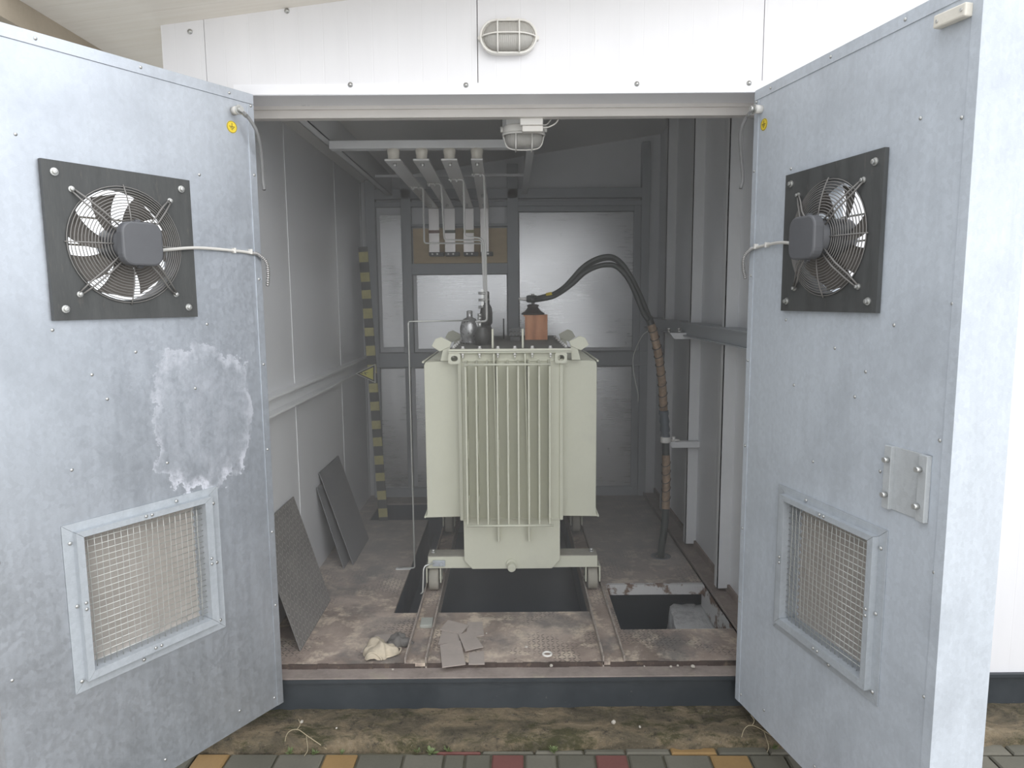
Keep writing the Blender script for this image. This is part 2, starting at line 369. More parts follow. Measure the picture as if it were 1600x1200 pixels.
# ------------------------------------------------------------------ mesh helpers
class MB:
    def __init__(s): s.bm = bmesh.new(); s.T = Matrix.Identity(4); s.mi = 0
    def _add(s, vs, fs, smooth=False):
        bv = [s.bm.verts.new(s.T @ Vector(v)) for v in vs]
        for f in fs:
            try:
                fc = s.bm.faces.new([bv[i] for i in f]); fc.smooth = smooth; fc.material_index = s.mi
            except ValueError: pass
        return s
    def box(s, x0, x1, y0, y1, z0, z1):
        v = [(x, y, z) for z in (z0, z1) for y in (y0, y1) for x in (x0, x1)]
        return s._add(v, [(0, 2, 3, 1), (4, 5, 7, 6), (0, 1, 5, 4), (2, 6, 7, 3), (0, 4, 6, 2), (1, 3, 7, 5)])
    def hexa(s, v): return s._add(v, [(0, 2, 3, 1), (4, 5, 7, 6), (0, 1, 5, 4), (2, 6, 7, 3), (0, 4, 6, 2), (1, 3, 7, 5)])
    def prism(s, poly, off, smooth=False):
        n = len(poly); off = Vector(off); v = [Vector(p) for p in poly]; v += [p + off for p in v]
        return s._add(v, [tuple(range(n)), tuple(range(2 * n - 1, n - 1, -1))] + [(i, (i + 1) % n, n + (i + 1) % n, n + i) for i in range(n)], smooth)
    def tube(s, pts, r, seg=8, closed=False, smooth=True):
        P = [Vector(p) for p in pts]; n = len(P); rs = r if isinstance(r, (list, tuple)) else [r] * n
        tg = []
        for i in range(n):
            a = P[(i - 1) % n] if (closed or i > 0) else P[i]; b = P[(i + 1) % n] if (closed or i < n - 1) else P[i]
            tg.append((b - a).normalized())
        u = tg[0].orthogonal().normalized(); vs = []
        for i in range(n):
            u = (u - tg[i] * u.dot(tg[i])).normalized(); w = tg[i].cross(u)
            for k in range(seg):
                a = 2 * PI * k / seg + PI / seg
                vs.append(P[i] + (u * math.cos(a) + w * math.sin(a)) * rs[i])
        fs = []
        for i in range(n if closed else n - 1):
            j = (i + 1) % n
            for k in range(seg): fs.append((i * seg + k, i * seg + (k + 1) % seg, j * seg + (k + 1) % seg, j * seg + k))
        s._add(vs, fs, smooth)
        if not closed:
            s._add(vs[:seg], [tuple(range(seg))]); s._add(vs[-seg:], [tuple(range(seg))])
        return s
    def cyl(s, a, b, r, seg=16, r2=None): return s.tube([a, b], [r, r if r2 is None else r2], seg)
    def lathe(s, prof, c=(0, 0, 0), axis='Z', seg=24, smooth=True, sx=1, sy=1):
        vs = []
        for r, h in prof:
            for k in range(seg):
                a = 2 * PI * k / seg; x, y = r * math.cos(a) * sx, r * math.sin(a) * sy
                p = {'Z': (x, y, h), 'Y': (x, h, y), 'X': (h, x, y)}[axis]
                vs.append((c[0] + p[0], c[1] + p[1], c[2] + p[2]))
        n = len(prof); fs = []
        for i in range(n - 1):
            for k in range(seg): fs.append((i * seg + k, i * seg + (k + 1) % seg, (i + 1) * seg + (k + 1) % seg, (i + 1) * seg + k))
        fs.append(tuple(range(seg))); fs.append(tuple(range((n - 1) * seg, n * seg)))
        return s._add(vs, fs, smooth)
    def build(s, name, m, parent=None, label=None, bevel=0, seg=2):
        bmesh.ops.remove_doubles(s.bm, verts=s.bm.verts, dist=1e-6)
        bmesh.ops.recalc_face_normals(s.bm, faces=s.bm.faces)
        me = bpy.data.meshes.new(name); s.bm.to_mesh(me); s.bm.free()
        for k in (m if isinstance(m, (list, tuple)) else [m]): me.materials.append(k)
        o = bpy.data.objects.new(name, me); COL.objects.link(o)
        if parent: o.parent = parent
        if label: o['label'] = label
        if bevel:
            b = o.modifiers.new('bevel', 'BEVEL'); b.width = bevel; b.segments = seg; b.limit_method = 'ANGLE'; b.angle_limit = R(40)
            b.harden_normals = False
        for p in me.polygons:
            pass
        return o

def tag(o, label, cat, group=None):
    o['label'] = label; o['category'] = cat
    if group: o['group'] = group
    return o
def thing(name, label, cat, loc=(0, 0, 0), rz=0, group=None):
    o = bpy.data.objects.new(name, None); COL.objects.link(o); o.location = loc; o.rotation_euler = (0, 0, rz)
    o.empty_display_size = .05
    return tag(o, label, cat, group)
def struct(o): o['kind'] = 'structure'; return o
def dup(o, parent, loc=None):
    c = o.copy(); COL.objects.link(c); c.parent = parent
    if loc is not None: c.location = loc
    for ch in o.children: dup(ch, c)
    return c
def arc(cx, cz, r, a0, a1, n, y=0):
    return [(cx + r * math.cos(R(a0 + (a1 - a0) * i / n)), y, cz + r * math.sin(R(a0 + (a1 - a0) * i / n))) for i in range(n + 1)]
def catmull(P, k=8):
    P = [Vector(p) for p in P]; P = [P[0] * 2 - P[1]] + P + [P[-1] * 2 - P[-2]]; out = []
    for i in range(1, len(P) - 2):
        a, b, c, d = P[i - 1:i + 3]
        for j in range(k):
            t = j / k
            out.append(.5 * ((2 * b) + (c - a) * t + (2 * a - 5 * b + 4 * c - d) * t * t + (3 * b - a - 3 * c + d) * t ** 3))
    out.append(P[-2]); return out
def rounded(P, r, k=4):
    """polyline with filleted corners"""
    P = [Vector(p) for p in P]; out = [P[0]]
    for i in range(1, len(P) - 1):
        a = (P[i - 1] - P[i]).normalized() * r; b = (P[i + 1] - P[i]).normalized() * r
        for j in range(k + 1):
            t = j / k; out.append((P[i] + a) * (1 - t) ** 2 + P[i] * 2 * t * (1 - t) + (P[i] + b) * t * t)
    out.append(P[-1]); return out

# ================================================================== THE SETTING
FY = 2.71            # facade front plane
ZB = -.164           # top of the concrete plinth
ZG = -.212           # paving level
XL, XR, YB = -1.10, 1.12, 5.30

# ---- floor: steel plates round a trench, a cable opening and a back trench
b = MB()
rects = [(-1.2, 1.24, 2.775, 3.06), (-1.2, .50, 3.06, 3.25), (-1.2, -.58, 3.25, 4.70), (.385, .50, 3.25, 4.70),
         (.50, 1.24, 3.57, 5.36), (1.03, 1.24, 3.06, 3.57), (-1.2, -.99, 4.70, 5.10), (-1.2, .50, 5.10, 5.36)]
for x0, x1, y0, y1 in rects: b.box(x0, x1, y0, y1, -.012, 0)
struct(b.build('floor', M['floor']))
b = MB()   # flange in front of the floor plates
b.box(-1.2, 1.3, FY - .012, 2.79, -.034, -.020)
struct(b.build('trim_1', M['lip']))
b = MB(); random.seed(5)
x = -1.2
while x < 1.3:
    w = random.uniform(.03, .09); b.box(x, x + w, 2.770 + random.uniform(-.003, .002), 2.776, -.021, random.uniform(-.001, .002)); x += w
struct(b.build('trim_2', M['rusty_dark']))
# ---- black base channel under the building
b = MB()
b.box(-1.28, 2.9, FY - .004, FY + .006, ZB - .05, -.030)
b.box(-1.28, 2.9, FY - .018, FY + .006, -.040, -.026)
b.box(-1.28, 2.9, FY + .006, FY + .09, ZB - .05, -.03)
struct(b.build('trim_3', M['black']))
# ---- pits
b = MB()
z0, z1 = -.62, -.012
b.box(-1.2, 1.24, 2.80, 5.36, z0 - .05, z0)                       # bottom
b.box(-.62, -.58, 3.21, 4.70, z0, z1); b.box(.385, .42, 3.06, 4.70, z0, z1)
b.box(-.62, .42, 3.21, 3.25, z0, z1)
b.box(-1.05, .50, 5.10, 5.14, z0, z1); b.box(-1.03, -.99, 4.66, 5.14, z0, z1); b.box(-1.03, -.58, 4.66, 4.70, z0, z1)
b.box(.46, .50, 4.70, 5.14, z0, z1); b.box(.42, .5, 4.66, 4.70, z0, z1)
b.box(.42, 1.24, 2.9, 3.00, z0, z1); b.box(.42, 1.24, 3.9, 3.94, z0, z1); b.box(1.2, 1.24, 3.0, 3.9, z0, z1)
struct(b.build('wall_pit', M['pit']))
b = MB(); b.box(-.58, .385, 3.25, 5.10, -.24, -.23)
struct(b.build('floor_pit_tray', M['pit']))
b = MB()   # white painted rusty beams round the cable opening
b.box(.50, 1.03, 3.562, 3.585, -.055, .0005); b.box(1.022, 1.05, 3.06, 3.60, -.135, .0005)
struct(b.build('trim_4', M['white_rust']))
b = MB()
random.seed(4)
b.hexa([(.80, 3.02, -.60), (1.12, 3.02, -.60), (.84, 3.66, -.60), (1.12, 3.66, -.60), (.81, 3.02, -.16), (1.12, 3.02, -.15), (.86, 3.66, -.16), (1.12, 3.66, -.15)])
bmesh.ops.subdivide_edges(b.bm, edges=b.bm.edges, cuts=7, use_grid_fill=True)
for v in b.bm.verts: v.co += Vector((random.uniform(-1, 1), random.uniform(-1, 1), random.uniform(-1, 1))) * .009
struct(b.build('wall_foundation_block', M['white_conc']))

# ---- inner walls
b = MB()
b.box(XL - .17, XL - .01, FY + .15, 5.42, -.09, 2.62)
for y0, y1 in ((FY + .15, 2.555), (2.56, 3.528), (3.533, 4.508), (4.513, 5.258), (5.262, 5.42)):
    if y1 > y0: b.box(XL - .012, XL, max(y0, FY + .15), y1, .0, 2.60)
for y in (2.86, 3.53, 4.51, 5.26): b.box(XL - .002, XL + .003, y - .004, y + .004, 0, 2.6)
struct(b.build('wall_left', M['inner']))
b = MB(); b.box(XL - .002, XL + .055, FY + .16, 5.29, 1.012, 1.022)
b.box(XL - .002, XL + .055, FY + .16, 5.29, 1.090, 1.100); b.box(XL + .0, XL + .012, FY + .16, 5.29, 1.02, 1.092)
struct(b.build('trim_5', M['frame_light']))
b = MB()
b.box(XR + .012, XR + .12, FY + .02, 5.42, -.09, 2.95)
ys = [FY + .15, 3.2, 3.74, 4.40, 5.02, 5.42]
for y0, y1 in zip(ys, ys[1:]): b.box(XR, XR + .013, y0, y1 - .0008, 0, 2.8)
struct(b.build('wall_right', M['inner']))
b = MB()
for y in (2.95, 3.44, 4.10, 4.78): # C posts
    b.box(1.055, XR, y, y + .004, .03, 2.72); b.box(1.055, 1.06, y, y + .05, .03, 2.72); b.box(1.055, 1.075, y + .046, y + .05, .03, 2.72)
struct(b.build('trim_6', M['frame_light']))
b = MB()   # belt
b.box(1.025, 1.03, FY + .16, 5.27, 1.300, 1.372)
b.box(1.005, XR, FY + .16, 5.27, 1.368, 1.374); b.box(1.005, XR, FY + .16, 5.27, 1.298, 1.304)
struct(b.build('trim_7', M['frame']))
b = MB()   # floor channel along the right wall
b.box(1.02, 1.025, FY + .1, 5.29, 0, .028); b.box(1.02, XR, FY + .1, 5.29, 0, .012); b.box(XR - .012, XR, FY + .1, 5.29, 0, .05)
struct(b.build('trim_8', M['lip']))
# back wall
b = MB()
b.box(XL - .15, XR + .1, YB + .02, YB + .12, -.09, 2.85)
struct(b.build('wall_back', M['inner']))
b = MB()
P = [(-1.05, -.80, .06, 1.0), (-.727, -.02, .06, 1.0), (.05, .97, .03, 1.0),
     (-.965, -.805, 1.16, 2.145), (-.70, -.022, 1.146, 1.703), (.072, .925, 1.146, 2.155)]
for x0, x1, z0, z1 in P: b.box(x0, x1, YB - .004, YB + .006, z0, z1)
struct(b.build('trim_9', M['backpanel'], bevel=.002))
b = MB()
yf = YB - .045
b.box(-1.06, -.99, yf, YB + .02, 0, 2.42); b.box(-.80, -.727, yf, YB + .02, 1.12, 2.42); b.box(-.016, .066, yf, YB + .02, 0, 2.5)
b.box(.977, 1.035, yf, YB + .02, 0, 2.65)
b.box(-1.05, 1.03, yf + .004, YB + .02, 1.012, 1.122); b.box(-1.05, 1.03, yf - .012, YB + .02, 1.012, 1.017); b.box(-1.05, 1.03, yf - .012, YB + .02, 1.117, 1.122)
b.box(-.727, -.016, yf + .004, YB + .02, 1.705, 1.784)
b.box(-.99, .977, yf + .006, YB + .02, 2.20, 2.235); b.box(-.99, .977, yf, YB + .02, 2.255, 2.325)
b.box(-.727, -.016, yf + .02, YB + .02, 2.055, 2.075)
b.box(-1.05, .98, yf + .01, YB + .02, .0, .07)
b.box(-.80, -.76, yf + .02, YB + .02, 0, 1.01)
b.box(.925, .977, YB - .02, YB + .02, .03, 2.2)
b.box(.066, .98, YB - .015, YB + .02, 2.16, 2.2)
struct(b.build('trim_10', M['frame'], bevel=.002))
# ceiling
zc = lambda x: 2.548 + .15 * x
b = MB()
b.hexa([(XL - .16, FY + .02, zc(XL - .16)), (XR + .12, FY + .02, zc(XR + .12)), (XL - .16, 5.42, zc(XL - .16)), (XR + .12, 5.42, zc(XR + .12)),
        (XL - .16, FY + .02, zc(XL - .16) + .03), (XR + .12, FY + .02, zc(XR + .12) + .03), (XL - .16, 5.42, zc(XL - .16) + .03), (XR + .12, 5.42, zc(XR + .12) + .03)])
for y in (3.5, 4.35, 5.1):
    b.box(-1.1, 1.1, y, y + .004, 2.30, 2.31)
bmesh.ops.delete(b.bm, geom=[f for f in b.bm.faces if f.calc_area() < .03 and max(v.co.z for v in f.verts) < 2.32], context='FACES')
struct(b.build('ceiling', M['ceil']))
b = MB()   # rafters and cross beam
b.box(-.862, -.858, FY + .2, 5.26, 2.28, zc(-.86)); b.box(-.90, -.858, FY + .2, 5.26, 2.28, 2.284)
b.box(-.90, -.896, FY + .2, 5.26, 2.28, zc(-.9))
b.box(.092, .132, 3.2, 5.26, 2.282, 2.288); b.box(.110, .114, 3.2, 5.26, 2.28, zc(.11))
b.box(-.86, .11, 4.6, 4.62, 2.30, 2.315)
struct(b.build('trim_11', M['frame_light']))
b = MB()
b.box(-.857, .091, 3.44, 3.50, 2.237, 2.275); b.box(-.03, .0, 3.46, 3.49, 2.275, zc(0))
struct(b.build('trim_12', M['frame_light'], bevel=.003))

# ---- facade
zr = lambda x: 2.682 + .1205 * x
b = MB()
def panel(x0, x1, z0):
    b.hexa([(x0, FY, z0), (x1, FY, z0), (x0, FY + .146, z0), (x1, FY + .146, z0), (x0, FY, zr(x0)), (x1, FY, zr(x1)), (x0, FY + .146, zr(x0)), (x1, FY + .146, zr(x1))])
panel(-1.277, -1.119, -.02); 
panel(-1.117, -.114, 2.279); panel(-.111, .943, 2.279); panel(.946, 1.02, 2.279)
def side(x0, x1, z0): b.box(x0, x1, FY, FY + .146, z0, 2.279)
side(-1.117, -1.02, -.02); side(1.005, 1.02, -.02); panel(1.02, 1.7, -.088); panel(1.702, 2.9, -.088)
struct(b.build('wall_front', M['facade']))
b = MB(); b.box(-1.117, 1.02, FY + .02, FY + .14, 2.285, 2.60)
struct(b.build('wall_front_core', M['lip']))
b = MB(); b.box(-1.02, 1.02, FY - .003, FY + .02, 2.2765, 2.317); b.box(-1.02, 1.005, FY - .003, FY + .147, 2.2755, 2.279)
b.tube([(-.97, FY - .004, 2.2775), (1.02, FY - .004, 2.2775)], .003, 6)
fl = struct(b.build('trim_13', M['flash']))
screw = MB().lathe([(.0095, 0), (.0095, -.002), (.005, -.003), (.005, -.006), (.001, -.0065)], axis='Y', seg=12).build('screw', M['bolt'], fl)
screw.location = (-.586, FY - .003, 2.313)
for x in (-.157, .478, .895): dup(screw, fl, (x, FY - .003, 2.309))
for x, z in ((-1.17, 2.505), (-.81, 2.575)): dup(screw, fl, (x, FY, z))
b = MB()   # lintel stop and jambs behind the doors
b.box(-1.1, 1.12, 2.857, 2.862, 2.236, 2.56); b.box(-1.1, 1.12, 2.857, 2.90, 2.232, 2.2365)
b.box(-1.1, 1.12, 2.845, 2.859, 2.262, 2.277)
struct(b.build('trim_14', M['header'], bevel=.0015))
# ---- roof overhang
b = MB()
x0, x1, y0, y1 = -1.58, 3.2, 2.29, 6.2
b.hexa([(x0, y0, zr(x0)), (x1, y0, zr(x1)), (x0, y1, zr(x0)), (x1, y1, zr(x1)), (x0, y0, zr(x0) + .06), (x1, y0, zr(x1) + .06), (x0, y1, zr(x0) + .06), (x1, y1, zr(x1) + .06)])
struct(b.build('ceiling_roof_overhang', M['soffit']))
b = MB(); b.box(x0 - .03, x0, y0 - .02, y1, zr(x0) - .085, zr(x0) + .07)
b.box(x0 - .11, x0 - .03, y0 + .02, y1, zr(x0) - .06, zr(x0) + .05)
struct(b.build('trim_15', M['fascia']))

# ---- plinth (rough concrete ledge) and paving
b = MB()
random.seed(2)
nx = 150; x0, x1 = -2.6, 3.0
prof = [(FY + .05, ZB + .004), (FY - .02, ZB + .003), (2.66, ZB), (2.60, ZB - .004), (2.555, ZB - .003), (2.522, ZB - .008), (2.508, ZB - .022), (2.503, ZG - .03)]
vs = []; fs = []
for i in range(nx + 1):
    x = x0 + (x1 - x0) * i / nx
    for j, (y, z) in enumerate(prof):
        w = .007 if 0 < j < 7 else 0
        if j >= 4: w = .010
        vs.append((x, y - .012 * (x + .1) * 0 + random.uniform(-w, w), z + random.uniform(-w, w) * .5))
m_ = len(prof)
for i in range(nx):
    for j in range(m_ - 1): fs.append((i * m_ + j, (i + 1) * m_ + j, (i + 1) * m_ + j + 1, i * m_ + j + 1))
b._add(vs, fs, True)
struct(b.build('floor_plinth', M['plinth']))
b = MB(); b.box(-14, 14, -14, 2.6, ZG - .08, ZG - .012); b.box(-14, -1.9, 2.6, 9, ZG - .08, ZG - .012); b.box(2.9, 14, 2.6, 9, ZG - .08, ZG - .012)
struct(b.build('ground', M['joint']))
b = MB(); b.box(-14, 14, -14, .3, ZG - .012, ZG - .002); b.box(-14, -3.1, .3, 2.6, ZG - .012, ZG - .002); b.box(3.3, 14, .3, 2.6, ZG - .012, ZG - .002)  # unseen pale ground, added to bounce light up into the room
struct(b.build('ground_far_bounce', M['bounce_far']))
b = MB()
th = -.017; cs, sn = math.cos(th), math.sin(th)
def pv(xa, xb, ya, yb, mi):
    g = .004; h = ZG; e = .006
    b.mi = mi
    c = [(xa + g, ya + g), (xb - g, ya + g), (xa + g, yb - g), (xb - g, yb - g)]
    ci = [(xa + g + e, ya + g + e), (xb - g - e, ya + g + e), (xa + g + e, yb - g - e), (xb - g - e, yb - g - e)]
    rot = lambda p, z: (p[0] * cs - p[1] * sn, p[0] * sn + p[1] * cs + 2.485, z)
    v = [rot(p, ZG - .05) for p in c] + [rot(p, h - .005) for p in c] + [rot(p, h) for p in ci]
    b._add(v, [(0, 1, 5, 4), (1, 3, 7, 5), (3, 2, 6, 7), (2, 0, 4, 6), (4, 5, 9, 8), (5, 7, 11, 9), (7, 6, 10, 11), (6, 4, 8, 10), (8, 9, 11, 10)])
random.seed(11)
# first full row and the thin cut row behind it are set out after the photo
row2 = [(-1.40, -1.22, 0), (-1.22, -1.09, 2), (-1.09, -.905, 0), (-.905, -.725, 1), (-.725, -.595, 2), (-.595, -.42, 0), (-.42, -.265, 1), (-.265, -.185, 0), (-.185, -.085, 0), (-.085, .042, 3),
        (.042, .165, 1), (.165, .31, 0), (.31, .435, 3), (.435, .57, 0), (.57, .745, 1), (.745, .895, 2), (.895, 1.03, 0), (1.03, 1.20, 1), (1.20, 1.32, 0), (1.32, 1.5, 1), (1.5, 1.68, 0), (1.68, 1.8, 1), (1.8, 1.98, 0), (1.98, 2.1, 1), (2.1, 2.28, 0), (2.28, 2.46, 1)]
for xa, xb, k in row2: pv(xa, xb, -.118, 0, k)
row1 = [(-.30, -.123, 3), (-.123, .08, 0), (.08, .27, 1), (.27, .43, 0), (.43, .603, 1), (.603, .783, 2), (.783, .98, 0), (.98, 1.16, 1), (1.16, 1.34, 0), (1.34, 1.52, 1), (1.52, 1.72, 0), (1.72, 1.9, 1), (1.9, 2.1, 0), (2.1, 2.3, 1)]
for xa, xb, k in row1: pv(xa, xb, 0, .018 + .03 * max(0, xa + .3), k)
for r in range(1, 18):
    x = -3.2 + random.uniform(0, .1)
    while x < 3.3:
        w = random.choice((.12, .18, .18)); pv(x, x + w, -.118 * (r + 1), -.118 * r, random.choice((0, 0, 0, 1, 1, 0, 1, 2, 3) if r % 3 else (0, 1, 0, 1, 1)))
        x += w
b.mi = 0
struct(b.build('pavement', [M['paver_grey'], M['paver_grey_pale'], M['paver_yellow'], M['paver_red']]))

# ---- haze volume added to lift the dark room like veiling glare
hz = bpy.data.materials.new('veil_haze'); hz.use_nodes = True
hn = hz.node_tree.nodes; hn.clear(); ho = hn.new('ShaderNodeOutputMaterial'); hv = hn.new('ShaderNodeVolumeScatter')
hv.inputs['Color'].default_value = (1, .97, .93, 1); hv.inputs['Density'].default_value = .14; hv.inputs['Anisotropy'].default_value = .0
hz.node_tree.links.new(hv.outputs[0], ho.inputs['Volume'])
P = [(2.40, .03), (YB - .05, .03), (YB - .05, 2.40), (2.92, 2.40), (2.92, 2.226), (2.40, 2.226)]
o = MB().prism([(-.925, y, z) for y, z in P], (1.825, 0, 0)).build('veil_volume', hz); o['kind'] = 'stuff'; o['label'] = 'faint added haze volume that lightens the transformer room'; o['category'] = 'haze'

# ================================================================== DOORS
def make_door(name, hx, ang, sgn, thick, m, width=.96):
    """door frame: local x runs along the leaf from the hinge, local y*q points to the side the photo shows"""
    d = Vector((sgn * math.sin(R(ang)), -math.cos(R(ang)), 0))
    root = bpy.data.objects.new(name, None); COL.objects.link(root)
    root.location = (hx, 2.66, 0); root.rotation_euler = (0, 0, math.atan2(d.y, d.x)); root['kind'] = 'structure'
    q = 1 if sgn < 0 else -1
    zb, zt = -.100, 2.267
    fx0, fx1, fz0, fz1 = .335, .685, 1.525, 1.875   # fan hole
    if sgn > 0: fx0, fx1 = .285, .635
    vx0, vx1, vz0, vz1 = .305, .715, .385, .815      # vent hole
    b = MB()
    def bx(a, c, e, f, y0=0, y1=None):
        y1 = -thick if y1 is None else y1
        b.box(a, c, min(q * y0, q * y1), max(q * y0, q * y1), e, f)
    bx(0, width, fz1, zt); bx(0, fx0, fz0, fz1); bx(fx1, width, fz0, fz1)
    bx(0, width, vz1, fz0); bx(0, vx0, vz0, vz1); bx(vx1, width, vz0, vz1); bx(0, width, zb, vz0)
    leaf = b.build('door_leaf', m, root)
    b = MB()   # folded rim along top and hinge side
    b.box(-.001, width + .001, min(0, q * .003), max(0, q * .003), zt - .035, zt + .001)
    b.box(-.001, .028, min(0, q * .0025), max(0, q * .0025), zb, zt - .036)
    if sgn > 0: b.box(width - .03, width + .001, min(0, q * .0025), max(0, q * .0025), zb, zt - .036)
    b.build('edge_trim', m, root, bevel=.0008)
    s = MB().lathe([(.0052, 0), (.0048, q * .0018), (.0025, q * .0032), (.0005, q * .0035)], axis='Y', seg=10).build('rivet', M['bolt'], root)
    pos = [(.10, 2.25), (.42, 2.252), (.72, 2.25), (.012, 2.225), (.012, 1.98), (.014, 1.60), (.013, 1.28), (.014, .95), (.013, .62), (.014, .32), (.04, -.06),
           (.20, -.03), (.5, -.05), (.235, 1.95), (.79, 1.98), (.24, 1.44), (.74, 1.44), (.50, 1.36), (.60, 1.22), (.92, 1.95), (.93, 1.5), (.92, 1.15), (.93, .8), (.925, .45), (.92, .05), (.42, .98), (.72, 1.02), (.64, 1.30), (.3, 1.22)]
    for i, (px_, pz_) in enumerate(pos):
        if i == 0: s.location = (px_, q * .003, pz_)
        else: dup(s, root, (px_, q * (.003 if pz_ > 2.23 or px_ < .03 else .0), pz_))
    # hinges on the leaf's edge
    for z in (.25, 1.1, 2.0):
        MB().cyl((-.006, -q * .012, z - .04), (-.006, -q * .012, z + .04), .005, 10).build('hinge', M['galv'], root)
    # earthing boss, bolt and sticker
    bs = .072 if sgn < 0 else .03
    MB().cyl((bs + .012, 0, 2.192), (bs + .012, q * .030, 2.192), .015, 16).build('earthing_boss', M['lamp'], root)
    b = MB(); b.cyl((bs + .012, q * .03, 2.192), (bs + .012, q * .033, 2.192), .017, 16); b.cyl((bs + .012, q * .033, 2.192), (bs + .012, q * .045, 2.192), .010, 6)
    b.build('earthing_bolt', M['bolt'], root)
    sx = .095 if sgn < 0 else .062
    st = MB().cyl((sx, 0, 2.135), (sx, q * .0012, 2.135), .021, 28).build('earth_sticker', M['yellow'], root, 'round yellow earth sign sticker')
    b = MB()
    y0, y1 = sorted((q * .0012, q * .0018))
    for (dx, dz, w, h) in ((0, .008, .0016, .012), (0, .001, .022, .002), (0, -.004, .014, .002), (0, -.009, .006, .002)):
        b.box(sx + dx - w / 2, sx + dx + w / 2, y0, y1, 2.135 + dz - h / 2, 2.135 + dz + h / 2)
    b.tube([(sx + .0195 * math.cos(R(a)), q * .0014, 2.135 + .0195 * math.sin(R(a))) for a in range(0, 360, 15)], .0006, 4, closed=True)
    b.build('earth_symbol', M['ink'], st)
    return root, q
doorL, qL = make_door('door_1', -.935, 32.25, -1, .08, M['door_stained'])
doorL['label'] = 'left galvanised steel door leaf standing open, with white water stain'
doorR, qR = make_door('door_2', .905, 12.5, 1, .17, M['door'])
doorR['label'] = 'right galvanised steel door leaf standing open, with lock plate'
# lock plate on the right door
b = MB(); q = qR
b.box(.749, .90, *sorted((q * .0, q * .004)), .924, 1.104); b.box(.749, .775, *sorted((0, q * .016)), .924, 1.104); b.box(.872, .90, *sorted((0, q * .016)), .924, 1.104)
lp = b.build('lock_plate', M['backing'], doorR, 'square steel lock plate with two raised ribs', bevel=.0015)
for x, z in ((.765, 1.065), (.765, .965), (.88, 1.065), (.88, .965)):
    MB().cyl((x, q * .016, z), (x, q * .032, z), .0075, 8).build('bolt', M['bolt'], lp)

def place(o, door):  # stand-alone thing mounted on a door
    o.location = door.location; o.rotation_euler = door.rotation_euler
    return o

